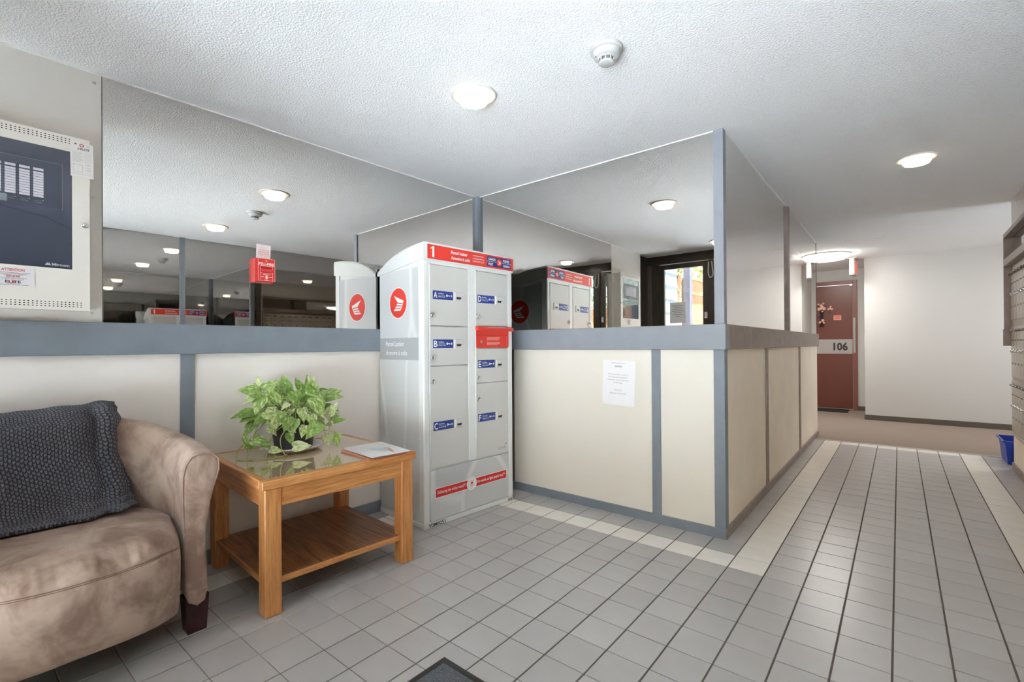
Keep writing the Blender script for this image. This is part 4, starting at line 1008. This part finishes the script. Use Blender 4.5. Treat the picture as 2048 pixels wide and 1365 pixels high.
def leaf_mesh(fold, droop, wk=1.0, twist=0.0):
    bm = bmesh.new()
    side = [(-.07, .13), (-.035, .26), (.12, .355), (.30, .365), (.50, .295), (.70, .185), (.87, .075)]
    mid = [0, .12, .30, .50, .70, .87, 1.0]
    Z = lambda x, t: fold * abs(x) - droop * max(t, 0) ** 2 + twist * x * t - .12 * abs(x) ** 2 * 4 * .3
    mv = [bm.verts.new((0, t, Z(0, t))) for t in mid]
    for s in (-1, 1):
        sv = [bm.verts.new((s * w * wk, t, Z(s * w * wk, t) + (.02 if k in (1, 3) else -.008))) for k, (t, w) in enumerate(side)]
        fs = [(mv[0], sv[0], sv[1]), (mv[0], sv[1], sv[2], mv[1])] + [(mv[k], sv[k + 1], sv[k + 2], mv[k + 1]) for k in range(1, 5)] + [(mv[5], sv[6], mv[6])]
        for f in fs:
            f = bm.faces.new(f if s > 0 else f[::-1]); f.smooth = True
    me = bpy.data.meshes.new('leaf'); bm.to_mesh(me); bm.free(); me.materials.append(M_LEAF); return me
LEAVES = [leaf_mesh(.28, .22), leaf_mesh(.18, .38, 1.08, .2), leaf_mesh(.42, .12, .92, -.15), leaf_mesh(.22, .05, 1.0, .1)]
stems = bmesh.new()
def L2(cx, cy): return (cx * .000346 - .3355, .4153 - .0003815 * cy)
def leaf(b, t, d0, d1, face=(0, -1, .55), k=0, stem=True, widen=1.0):
    """b, t: base and tip (right, up) in metres; d0, d1: how far each is from the plant's axis towards the room"""
    P = Vector((b[0] * (1 - d0 / 2.75), -d0, max(b[1] + .19 * d0, .012))); Q = Vector((t[0] * (1 - d1 / 2.75), -d1, max(t[1] + .19 * d1, .016)))
    y = (Q - P); ln = y.length; y.normalize()
    z = Vector(face); z = (z - y * z.dot(y)).normalized(); x = y.cross(z)
    s = ln * 1.0
    M = Matrix.Identity(4)
    for r in range(3):
        M[r][0] = x[r] * s * widen; M[r][1] = y[r] * s; M[r][2] = z[r] * s; M[r][3] = P[r]
    link_mesh('leaf', LEAVES[k % 4], pl, M)
    if stem:
        root = Vector((P.x * .22, P.y * .22, .148)); mid_ = (P + root) / 2 + Vector((0, 0, .03 + .15 * (P - root).length))
        if P.z < .15: mid_ = Vector((P.x * .75, P.y * .75, max(P.z, .15) + .03))
        tube(stems, curve_pts([root, mid_, P], 5), .0022, 5, taper=.75)
SPEC = [  # base, tip (crop units), depth of base, depth of tip, facing, mesh
    ((545, 265), (225, 256), .03, .05, (.1, -.6, .8), 2), ((535, 300), (470, 95), .02, .03, (-.5, -.8, .3), 0), ((560, 300), (740, 150), .05, .06, (.3, -.8, .5), 1),
    ((880, 310), (822, 80), .03, .04, (.1, -1, .1), 0), ((800, 340), (735, 130), .0, .0, (-.3, -.9, .2), 1), ((730, 480), (630, 245), .09, .10, (.3, -1, .2), 2),
    ((560, 350), (425, 565), .07, .12, (-.3, -.9, .5), 1), ((440, 575), (128, 607), .04, .06, (0, -.6, .8), 2), ((470, 600), (240, 640), .06, .08, (0, -.5, .8), 1),
    ((590, 570), (805, 690), .11, .15, (0, -.8, .6), 1), ((610, 620), (425, 735), .10, .13, (-.2, -.8, .5), 3), ((630, 620), (705, 800), .10, .14, (.1, -1, .3), 0),
    ((905, 665), (835, 860), .14, .17, (.1, -1, .35), 3), ((870, 630), (1000, 545), .10, .10, (.1, -.8, .6), 2), ((1060, 270), (1005, 108), .03, .03, (.5, -.9, .2), 0),
    ((1225, 400), (1165, 90), .06, .06, (.2, -1, .15), 2), ((1205, 330), (1245, 92), .03, .03, (-.3, -.9, .2), 0), ((1130, 450), (1150, 195), .09, .09, (.2, -1, .2), 2),
    ((975, 330), (1022, 540), .10, .14, (.1, -1, .4), 1), ((1270, 400), (1680, 368), .02, .04, (0, -.7, .7), 0), ((1290, 340), (1400, 255), -.02, -.02, (.2, -.6, .8), 3),
    ((1250, 420), (1400, 665), .10, .15, (.2, -1, .4), 1), ((1320, 690), (1105, 650), .08, .11, (0, -.6, .8), 2), ((1470, 655), (1592, 480), .06, .07, (-.4, -.9, .2), 2),
    ((1540, 758), (1712, 722), .07, .09, (0, -.6, .8), 0), ((1575, 660), (1475, 745), .03, .05, (.1, -.9, .3), 3), ((1310, 690), (1410, 835), .06, .08, (.3, -.9, .2), 2),
    ((1500, 790), (1400, 800), .06, .08, (0, -.8, .6), 3), ((1325, 770), (1145, 955), .13, .17, (.2, -.9, .5), 1), ((1120, 790), (1075, 950), .13, .15, (0, -1, .3), 0),
    ((900, 870), (950, 1035), .14, .15, (.1, -1, .2), 2), ((960, 1060), (1225, 1052), .155, .16, (.0, -.85, .7), 3), ((650, 1070), (825, 1100), .15, .17, (0, -.85, .65), 3),
    ((385, 1040), (300, 840), .13, .12, (.6, -.8, .3), 2), ((425, 930), (655, 965), .12, .16, (0, -.7, .8), 1), ((640, 985), (512, 1045), .12, .15, (0, -.8, .4), 0),
    ((470, 700), (262, 905), .03, .06, (-.5, -.6, .5), 2), ((1420, 940), (1490, 1075), .09, .12, (.3, -.9, .4), 1), ((1570, 930), (1590, 1108), .12, .14, (.0, -1, .3), 3),
    ((640, 780), (735, 870), .11, .14, (.2, -.9, .4), 1), ((890, 800), (1005, 865), .13, .15, (0, -.8, .6), 0), ((1330, 340), (1455, 450), .05, .08, (.2, -.8, .6), 1),
    ((620, 330), (700, 505), .06, .10, (-.2, -.9, .4), 0), ((520, 480), (520, 640), .05, .08, (-.2, -.9, .3), 2), ((830, 420), (900, 300), .06, .05, (.1, -.9, .4), 1),
    ((900, 480), (800, 560), .10, .13, (0, -.8, .6), 2), ((1100, 430), (1030, 520), .06, .09, (0, -.9, .4), 0), ((1180, 470), (1290, 590), .08, .12, (.2, -.9, .5), 3),
    ((760, 640), (700, 840), .13, .15, (.1, -1, .3), 0), ((1000, 700), (960, 880), .14, .16, (.0, -1, .3), 2), ((1210, 650), (1260, 830), .12, .14, (.1, -1, .3), 0), ((820, 590), (760, 740), .12, .15, (-.1, -1, .4), 3), ((1080, 560), (1120, 730), .12, .15, (.1, -1, .4), 1),
]
for b, t, d0, d1, fc, k in SPEC: leaf(L2(*b), L2(*t), d0 + .0, d1 + .0, fc, k)
rl = random.Random(3)
for k in range(34):      # inner and rear leaves
    an = rl.uniform(0, 2 * PI); rr = rl.uniform(.05, .19); zz = rl.uniform(.19, .32)
    c = Vector((rr * math.cos(an), rr * math.sin(an), zz)); c.y = max(c.y, -.09) ; c.y = min(c.y, .15)
    d = Vector((math.cos(an), math.sin(an) * .7, rl.uniform(-.7, .5))).normalized() * rl.uniform(.06, .085); q = c + d
    q.y = min(q.y, .20)
    leaf((c.x, c.z), (q.x, q.z), -c.y, -q.y, (rl.uniform(-.4, .4), -.7, .7), rl.randrange(4))
def vine(pts, r=.0027): tube(stems, curve_pts([(L2(*p[:2])[0], -p[2], max(L2(*p[:2])[1] + .19 * p[2], .0035)) for p in pts], 7), r, 6, taper=.8)
vine([(600, 700, .09), (420, 900, .12), (270, 1050, .13), (262, 1180, .15), (330, 1290, .17), (500, 1305, .19), (700, 1275, .19), (830, 1215, .17), (900, 1130, .14)])
vine([(390, 1040, .13), (390, 1150, .15), (465, 1295, .18)], .0022)
vine([(690, 1085, .15), (740, 1160, .17), (800, 1230, .18)], .002); vine([(640, 1085, .15), (625, 1140, .16), (615, 1190, .17)], .002)
vine([(850, 850, .16), (800, 940, .16), (812, 1060, .165), (860, 1150, .17), (890, 1170, .17)], .0024); vine([(1300, 760, .12), (1180, 715, .12), (1000, 720, .12), (860, 760, .13), (720, 850, .13)], .0024)
vine([(1130, 470, .08), (1080, 580, .11), (1100, 640, .12)], .0024); vine([(1470, 655, .06), (1460, 800, .07), (1440, 940, .09)], .0024); vine([(1310, 870, .10), (1400, 870, .10), (1560, 925, .12)], .0022)
vine([(1330, 940, .10), (1470, 965, .11), (1560, 935, .12)], .002); vine([(1330, 660, .08), (1430, 655, .07), (1540, 690, .06)], .0024); vine([(1360, 520, .05), (1450, 440, .04)], .002); vine([(1160, 480, .05), (1240, 390, .05)], .0022)
vine([(545, 390, .06), (600, 470, .06), (640, 620, .06)], .003)
new_obj('stems', stems, mat('pothos_stem', rgb(166, 172, 104), .45), pl, smooth=True)

# ================================================================== TUB ARMCHAIR
from mathutils import noise as NZ
def suede():
    m = bpy.data.materials.new('brown_suede'); m.use_nodes = True; nt = m.node_tree; b = nt.nodes['Principled BSDF']
    tc = nt.nodes.new('ShaderNodeTexCoord')
    n = nt.nodes.new('ShaderNodeTexNoise'); n.inputs['Scale'].default_value = 5.5; n.inputs['Detail'].default_value = 4; n.inputs['Roughness'].default_value = .66; n.inputs['Distortion'].default_value = .35
    n2 = nt.nodes.new('ShaderNodeTexNoise'); n2.inputs['Scale'].default_value = 220; n2.inputs['Detail'].default_value = 2
    n3 = nt.nodes.new('ShaderNodeTexNoise'); n3.inputs['Scale'].default_value = 22; n3.inputs['Detail'].default_value = 3
    for q in (n, n2, n3): nt.links.new(tc.outputs['Object'], q.inputs['Vector'])
    r = nt.nodes.new('ShaderNodeValToRGB'); el = r.color_ramp.elements; el[0].position = .38; el[0].color = rgb(138, 112, 98); el[1].position = .62; el[1].color = rgb(188, 166, 150)
    q = el.new(.47); q.color = rgb(160, 136, 121); q = el.new(.52); q.color = rgb(172, 149, 134)
    nt.links.new(n.outputs['Fac'], r.inputs[0]); nt.links.new(r.outputs[0], b.inputs['Base Color'])
    b.inputs['Roughness'].default_value = .85; b.inputs['Specular IOR Level'].default_value = .25; b.inputs['Sheen Weight'].default_value = .35; b.inputs['Sheen Roughness'].default_value = .5; b.inputs['Sheen Tint'].default_value = (1, .9, .82, 1)
    bp = nt.nodes.new('ShaderNodeBump'); bp.inputs['Strength'].default_value = .25; bp.inputs['Distance'].default_value = .002
    bp2 = nt.nodes.new('ShaderNodeBump'); bp2.inputs['Strength'].default_value = .25; bp2.inputs['Distance'].default_value = .01
    nt.links.new(n2.outputs['Fac'], bp.inputs['Height']); nt.links.new(n3.outputs['Fac'], bp2.inputs['Height']); nt.links.new(bp2.outputs[0], bp.inputs['Normal']); nt.links.new(bp.outputs[0], b.inputs['Normal'])
    return m
M_SUEDE = suede()
CX, CY = -1.63, -2.15
ch = empty('armchair', Matrix.Translation((CX, CY, 0))); tag(ch, 'brown suede tub armchair with dark wooden feet against the cream wall', 'armchair')
half = [(-1.388, .333, .688), (-1.50, .345, .702), (-1.62, .345, .717), (-1.74, .322, .737), (-1.845, .272, .768), (-1.918, .190, .795), (-1.952, .09, .812), (-1.960, 0, .816)]
ctrl = [(x - CX, y, z) for x, y, z in half] + [(x - CX, -y, z) for x, y, z in half[-2::-1]]
path = curve_pts(ctrl, 6)
SECT = [(.036, 0.0), (.026, .18), (.018, .42), (.026, .60), (.048, .76), (.070, .88), (.068, .955), (.044, .992), (.004, 1.0), (-.022, .985), (-.042, .94), (-.052, .86), (-.052, .70), (-.048, .50), (-.046, .25), (-.046, .0)]
def shell_rows(scale=1.0):
    rows = []
    n = len(path)
    for k, p in enumerate(path):
        t = (path[min(k + 1, n - 1)] - path[max(k - 1, 0)]); t.z = 0; t.normalize(); o = Vector((t.y, -t.x, 0)) * -1
        if o.dot(Vector((p.x + .10, p.y, 0))) < 0 and k not in (0, n - 1): o = -o
        if k in (0, n - 1): o = Vector((0, 1 if p.y > 0 else -1, 0))
        z0 = .114
        rows.append([Vector((p.x, p.y, 0)) + o * a + Vector((0, 0, z0 + (p.z - z0) * b)) for a, b in SECT])
    return rows
rows = shell_rows()
def endcap(row, fx):
    c = sum(row, Vector()) / len(row); out = []
    for s, dx in ((.97, .35), (.88, .75), (.6, 1.0), (.25, 1.1)): out.append([Vector((q.x + fx * dx, c.y + (q.y - c.y) * s, c.z + (q.z - c.z) * (1 - (1 - s) * .35))) for q in row])
    return out
e0 = endcap(rows[0], .016); e1 = endcap(rows[-1], .016)
bm = bmesh.new(); R_ = loft(bm, e0[::-1] + rows + e1, close_v=True); bm.faces.new(R_[0]); bm.faces.new(R_[-1][::-1]); bmesh.ops.recalc_face_normals(bm, faces=bm.faces)
sh = new_obj('tub_shell', bm, M_SUEDE, ch, smooth=True); sb = sh.modifiers.new('smooth', 'SUBSURF'); sb.levels = 1; sb.render_levels = 1
M_SEAM = mat('seam_dark', rgb(132, 109, 96), .85)
for row in (e0[0], e1[0]):
    bm = bmesh.new(); tube(bm, [q + Vector((.0015, 0, 0)) for q in row[1:-1]], .0028, 6); new_obj('piping', bm, M_SUEDE, ch, smooth=True)
# seat and front in one upholstered piece
prof = curve_pts([(-1.83, .425), (-1.70, .438), (-1.55, .446), (-1.42, .446), (-1.335, .436), (-1.285, .412), (-1.262, .378), (-1.252, .330), (-1.256, .255), (-1.268, .185), (-1.290, .140), (-1.335, .122)] and [Vector((x, 0, z)) for x, z in ((-1.83, .425), (-1.70, .438), (-1.55, .446), (-1.42, .446), (-1.335, .436), (-1.285, .412), (-1.262, .378), (-1.252, .330), (-1.256, .255), (-1.268, .185), (-1.290, .140), (-1.335, .122))], 7)
NS = 96; rows = []
for i in range(NS + 1):
    s = -1 + 2 * i / NS; row = []
    for j, p in enumerate(prof):
        fr = min(max((p.x + 1.60) / .30, 0), 1); fr = fr * fr * (3 - 2 * fr)
        a = abs(s)
        x = p.x - .128 * a ** 2.6 * fr - .012 * (a > .985)
        hw = .292 - .014 * fr
        y = s * hw
        z = p.z - (.018 * a ** 5) * (p.z > .2) - (.034 * a ** 2 if p.z < .2 else 0) + .006 * (1 - a ** 2) * (p.z > .40)
        wr = math.exp(-((p.z - .405) / .030) ** 2) * (p.x > -1.40); nz = NZ.noise(Vector((y * 16, 1.3, 0))) + .6 * NZ.noise(Vector((y * 42, 4.0, 0)))
        x += wr * nz * .013; z += wr * nz * .006
        lo = math.exp(-((p.z - .30) / .07) ** 2) * (p.x > -1.34); x += lo * .0045 * NZ.noise(Vector((y * 11, p.z * 7, 8.0)))
        sm = math.exp(-((p.z - .372) / .0055) ** 2) * (p.x > -1.30); x -= sm * .0045
        z += .004 * NZ.noise(Vector((x * 7, y * 7, 3.0))) * (p.x < -1.35)
        row.append((x - CX, y, z))
    rows.append(row)
bm = bmesh.new(); R_ = loft(bm, rows)
for rr, fl_ in ((R_[0], 1), (R_[-1], 0)):
    k = [bm.verts.new((v.co.x - .07, v.co.y, v.co.z)) for v in rr]
    for a in range(len(rr) - 1):
        f = bm.faces.new((rr[a], rr[a + 1], k[a + 1], k[a])); f.smooth = True
bmesh.ops.recalc_face_normals(bm, faces=bm.faces)
new_obj('seat', bm, M_SUEDE, ch, smooth=True)
bm = bmesh.new(); js = min(range(len(prof)), key=lambda j: abs(prof[j].z - .374) + (prof[j].x < -1.3))
for dz in (-.003, .003):
    tube(bm, [Vector(rows[i][js]) + Vector((.0025, 0, dz)) for i in range(2, NS - 1)], .0011, 5)
new_obj('seat_seam', bm, M_SEAM, ch, smooth=True)
boxo('base_frame', -.30, -.27, .11, .12, .27, .16, M_BLACK, ch)
M_FOOT = mat('dark_mahogany_foot', rgb(58, 26, 28), .25, var=.2, vscale=20)
for x0, x1 in ((-1.492, -1.428), (-1.94, -1.88)):
    for s in (1, -1):
        bm = bmesh.new(); y0, y1 = .308, .376
        b = [(x0, y0), (x1, y0), (x1, y1), (x0, y1)]; cxm, cym = (x0 + x1) / 2, (y0 + y1) / 2
        rows_ = [[(cxm + (x - cxm) * k - CX, s * (cym + (y - cym) * k), z) for x, y in b] for z, k in ((0, .90), (.004, .96), (.07, 1.06), (.135, 1.16))]
        R_ = loft(bm, rows_, close_v=True, smooth=False); bm.faces.new(R_[0]); bm.faces.new(R_[-1][::-1]); bmesh.ops.recalc_face_normals(bm, faces=bm.faces)
        bmesh.ops.bevel(bm, geom=[ed for ed in bm.edges if abs(ed.verts[0].co.z - ed.verts[1].co.z) > .01], offset=.004, segments=2, affect='EDGES')
        new_obj('foot', bm, M_FOOT, ch)

# ================================================================== KNITTED THROW
def knit():
    m = bpy.data.materials.new('charcoal_knit'); m.use_nodes = True; nt = m.node_tree; b = nt.nodes['Principled BSDF']
    uv = nt.nodes.new('ShaderNodeUVMap'); mp = nt.nodes.new('ShaderNodeMapping'); mp.inputs['Rotation'].default_value = (0, 0, math.radians(-5)); mp.inputs['Scale'].default_value = (60, 64, 1)
    nt.links.new(uv.outputs[0], mp.inputs['Vector'])
    n = nt.nodes.new('ShaderNodeTexNoise'); n.inputs['Scale'].default_value = 1.2; n.inputs['Detail'].default_value = 2; nt.links.new(mp.outputs[0], n.inputs['Vector'])
    dm = nt.nodes.new('ShaderNodeMix'); dm.data_type = 'RGBA'; dm.blend_type = 'LINEAR_LIGHT'; dm.inputs[0].default_value = .10
    nt.links.new(mp.outputs[0], dm.inputs[6]); nt.links.new(n.outputs['Color'], dm.inputs[7])
    sx = nt.nodes.new('ShaderNodeSeparateXYZ'); nt.links.new(dm.outputs[2], sx.inputs[0])
    def mth(op, a, b=None, c=None):
        q = nt.nodes.new('ShaderNodeMath'); q.operation = op
        for k, v in enumerate((a, b, c)):
            if v is None: continue
            if isinstance(v, (int, float)): q.inputs[k].default_value = v
            else: nt.links.new(v, q.inputs[k])
        return q.outputs[0]
    ux, vy = sx.outputs[0], sx.outputs[1]
    col = mth('FLOOR', ux)                                  # stitches stand in columns, every other one half a stitch lower
    fx = mth('ABSOLUTE', mth('SUBTRACT', mth('FRACT', ux), .5))
    vs_ = mth('ADD', vy, mth('MULTIPLY', col, .5)); slant = mth('MULTIPLY', fx, .7)
    fy = mth('ABSOLUTE', mth('SUBTRACT', mth('FRACT', mth('ADD', vs_, slant)), .5))
    hx = mth('SUBTRACT', 1.0, mth('POWER', mth('MULTIPLY', fx, 2.0), 3.0)); hy = mth('SUBTRACT', 1.0, mth('POWER', mth('MULTIPLY', fy, 2.0), 2.2))
    hh = mth('MULTIPLY', hx, hy)
    r = nt.nodes.new('ShaderNodeValToRGB'); el = r.color_ramp.elements; el[0].position = .05; el[0].color = rgb(46, 46, 52); el[1].position = .75; el[1].color = rgb(110, 111, 120)
    nt.links.new(hh, r.inputs[0])
    n4 = nt.nodes.new('ShaderNodeTexNoise'); n4.inputs['Scale'].default_value = 260; n4.inputs['Detail'].default_value = 2
    tc = nt.nodes.new('ShaderNodeTexCoord'); nt.links.new(tc.outputs['Object'], n4.inputs['Vector'])
    mr = nt.nodes.new('ShaderNodeMapRange'); mr.inputs['From Min'].default_value = .3; mr.inputs['From Max'].default_value = .7; mr.inputs['To Min'].default_value = .7; mr.inputs['To Max'].default_value = 1.35; nt.links.new(n4.outputs['Fac'], mr.inputs['Value'])
    mx = nt.nodes.new('ShaderNodeMix'); mx.data_type = 'RGBA'; mx.blend_type = 'MULTIPLY'; mx.inputs[0].default_value = 1; nt.links.new(r.outputs[0], mx.inputs[6]); nt.links.new(mr.outputs[0], mx.inputs[7])
    nt.links.new(mx.outputs[2], b.inputs['Base Color'])
    b.inputs['Roughness'].default_value = .95; b.inputs['Specular IOR Level'].default_value = .1; b.inputs['Sheen Weight'].default_value = .12
    bp = nt.nodes.new('ShaderNodeBump'); bp.inputs['Strength'].default_value = .8; bp.inputs['Distance'].default_value = .004
    nt.links.new(hh, bp.inputs['Height']); nt.links.new(bp.outputs[0], b.inputs['Normal'])
    return m
tp = curve_pts([Vector((x, 0, z)) for x, z in ((-2.030, .70), (-2.026, .79), (-1.995, .838), (-1.945, .852), (-1.895, .838), (-1.868, .79), (-1.850, .70), (-1.825, .60), (-1.785, .515), (-1.735, .468), (-1.695, .462), (-1.672, .458))], 6)
NB = 70; rows = []
yr = lambda z: -1.955 + .030 * min(max((.84 - z) / .38, 0), 1) + .006 * math.sin(z * 26)
for i in range(NB + 1):
    s = i / NB; row = []
    for j, p in enumerate(tp):
        y0 = yr(p.z) + (.004 * math.sin(j * 1.1)); y1 = -2.56
        y = y0 + (y1 - y0) * s
        q = (y0 - y)          # distance from the right-hand edge
        fold = .026 * math.exp(-((q - .045 - .05 * max(.75 - p.z, 0)) / .018) ** 2) - .022 * math.exp(-((q - .085 - .06 * max(.75 - p.z, 0)) / .02) ** 2) + .010 * math.exp(-((q - .16) / .05) ** 2)
        fr = 1.0 if p.x > -1.95 else .3
        x = p.x + fr * (fold + .006 * NZ.noise(Vector((y * 9, p.z * 7, 2))))
        z = p.z + (.010 * math.exp(-((q - .045) / .03) ** 2) - .024 * s + .006 * NZ.noise(Vector((y * 12, 0, 5)))) * (p.z > .8)
        if j > len(tp) - 16: z += .012 * math.exp(-((q - .05) / .05) ** 2); x += .012 * math.sin(q * 9 + .6)
        x -= .03 * max(.05 - q, 0) / .05 * (p.x > -1.9)
        row.append((x, y, z))
    rows.append(row)
bm = bmesh.new(); loft(bm, rows, uv=True); bmesh.ops.recalc_face_normals(bm, faces=bm.faces)
th = new_obj('knitted_throw', bm, knit(), None, smooth=True); tag(th, 'charcoal knitted throw draped over the back of the brown armchair', 'blanket')
so = th.modifiers.new('thick', 'SOLIDIFY'); so.thickness = .014; so.offset = 0
sb = th.modifiers.new('smooth', 'SUBSURF'); sb.levels = 1; sb.render_levels = 1

# ================================================================== FLOOR MAT, RECYCLING BIN
fm = empty('floor_mat', Matrix.Translation((-.577, -1.326, 0)) @ Matrix.Rotation(math.radians(-1.0), 4, 'Z')); tag(fm, 'dark grey entrance mat with black rubber border on the tiles', 'mat')
boxo('rubber_border', 0, -1.30, .0006, 1.0, 0, .006, M_BLACK if False else mat('mat_rubber', rgb(58, 57, 55), .8), fm, .002)
m_pile = mat('mat_pile', rgb(112, 115, 122), .95, var=.45, vscale=260, bump=1.0, bscale=350, detail=2)
boxo('pile', .024, -1.276, .004, .976, -.024, .0085, m_pile, fm, .002)
bn = empty('recycling_bin', Matrix.Translation((1.40, 3.59, .0))); tag(bn, 'small blue plastic recycling bin on the tiles past the mailboxes', 'bin')
M_BIN = mat('bin_blue', rgb(28, 62, 168), .35)
bm = bmesh.new()
def ringb(x0, y0, x1, y1, z): return [(x0, y0, z), (x1, y0, z), (x1, y1, z), (x0, y1, z)]
rows = [ringb(.006, .006, .226, .326, .012), ringb(-.02, -.02, .252, .352, .196), ringb(-.024, -.024, .256, .356, .20), ringb(-.024, -.024, .256, .356, .19), ringb(-.016, -.016, .248, .348, .186), ringb(0, 0, .232, .332, .001)]
R_ = loft(bm, rows, close_v=True, smooth=False); bm.faces.new(R_[0]); bm.faces.new(R_[-1]); bmesh.ops.recalc_face_normals(bm, faces=bm.faces); new_obj('tub', bm, M_BIN, bn)
bm = bmesh.new(); rows = [ringb(-.034, -.034, .266, .366, .198), ringb(-.034, -.034, .266, .366, .210), ringb(-.022, -.022, .254, .354, .210), ringb(-.022, -.022, .254, .354, .198)]
R_ = loft(bm, rows + [rows[0]], close_v=True, smooth=False); bmesh.ops.remove_doubles(bm, verts=bm.verts, dist=1e-5); bmesh.ops.recalc_face_normals(bm, faces=bm.faces); new_obj('rim', bm, M_BIN, bn)
for x in (.04, .115, .19): boxo('rib', x - .008, -.019, .02, x + .008, -.008, .185, M_BIN, bn, .002)

# ================================================================== MAILBOXES ON THE RIGHT WALL
mb = empty('mailbox_bank', FR); tag(mb, 'bank of beige apartment mailboxes in three rows set in the wall', 'mailboxes')
M_MB = mat('mailbox_beige', rgb(206, 196, 184), .35, coat=.2)
M_MBF = mat('mailbox_frame', rgb(192, 182, 170), .38)
NCOL, CWD = 17, .1345
bx1_ = LR - .012; bx0_ = bx1_ - NCOL * CWD - .03
boxo('bank_frame', bx0_, -.011, .305, bx1_ + .006, .006, 1.735, M_MBF, mb, .002)
boxo('bank_sill', bx0_, .0, .300, bx1_ + .008, .016, .325, M_MBF, mb, .003)
bm = bmesh.new(); box(bm, .003, .006, .003, CWD - .003, .013, .425, .002)
me_d = bpy.data.meshes.new('mailbox_door'); bm.to_mesh(me_d); bm.free(); me_d.materials.append(M_MB)
bm = bmesh.new(); lathe(bm, [(.0165, 0), (.0165, .006), (.0125, .014), (.005, .0145), (0, .0145)], 14); box(bm, -.0022, -.009, .0132, .0022, .009, .0152, mi=1)
me_k = bpy.data.meshes.new('lock'); bm.to_mesh(me_k); bm.free(); me_k.materials.append(M_CHROME); me_k.materials.append(M_BLACK)
bm = bmesh.new(); box(bm, -.028, 0, -.008, .028, .0016, .008, .0006); me_n = bpy.data.meshes.new('name_card'); bm.to_mesh(me_n); bm.free(); me_n.materials.append(mat('name_card_grey', rgb(150, 142, 134), .6))
bm = bmesh.new(); box(bm, -.045, 0, -.0035, .045, .001, .0035); me_v = bpy.data.meshes.new('vent_slot'); bm.to_mesh(me_v); bm.free(); me_v.materials.append(mat('slot_shadow', rgb(78, 70, 64), .8))
bm = bmesh.new(); tube(bm, [(-.028, .002, 0), (-.028, .012, .004), (-.012, .016, .009), (.012, .016, .009), (.028, .012, .004), (.028, .002, 0)], .0068, 6); me_h = bpy.data.meshes.new('peep_guard'); bm.to_mesh(me_h); bm.free(); me_h.materials.append(mat('dark_chrome', (.30, .29, .28, 1), .22, metal=1))
for r_, z0 in enumerate((.335, .792, 1.268)):
    for c in range(NCOL):
        x0 = bx1_ - .015 - (c + 1) * CWD
        d = link_mesh('mailbox_door', me_d, mb, Matrix.Translation((x0, 0, z0)))
        T_ = lambda dx, dz: Matrix.Translation((dx, .013, dz))
        link_mesh('lock', me_k, d, T_(CWD / 2, .220) @ RX90); link_mesh('peep_guard', me_h, d, T_(CWD / 2, .385)); link_mesh('vent_slot', me_v, d, T_(CWD / 2, .310)); link_mesh('name_card', me_n, d, T_(CWD / 2, .115))
# grey surround that hangs over the bank
sr = empty('mailbox_surround', FR); tag(sr, 'grey painted wooden surround with open slot projecting above the mailboxes', 'shelf')
D_ = .052
boxo('side_board', LR - .020, -.011, LZ1, LR + .0, D_, 2.012, M_GREYW, sr, .002)
boxo('top_rail', bx0_, -.0, 1.975, LR - .02, D_, 2.012, M_GREYW, sr, .002); boxo('lower_rail', bx0_, .0, 1.735, LR - .02, D_, 1.795, M_GREYW, sr, .002)
boxo('end_block', LR - .022, -.011, LZ0, LR + .004, D_ + .006, LZ1, M_GREYW, sr, .002)
boxo('side_board', bx0_ - .02, .0, LZ0, bx0_, D_, 2.012, M_GREYW, sr, .002)
boxo('recess_back', bx0_, -.009, 1.795, LR - .02, -.002, 1.975, M_MIRRORD, sr)
tr_ = struct(boxo('trim_13', 0, -.06, LZ0, bx0_ - .02, .024, LZ1, M_GREYW, None, .003, FR))
sp = boxo('upper_sheet', bx0_, -.009, 2.012, LR, .0, ZC - .002, M_METAL_BACK, wR, .001)
for x in (LR - .03, LR - .25): link_mesh('screw', me_s, wR, Matrix.Translation((x, 0, ZC - .05)) @ RX90)

for o in bpy.data.objects:      # two-faced prints and thin pieces keep their true normals
    if o.type == 'MESH' and o.name.split('.')[0] in ('stems',): o.data.validate()
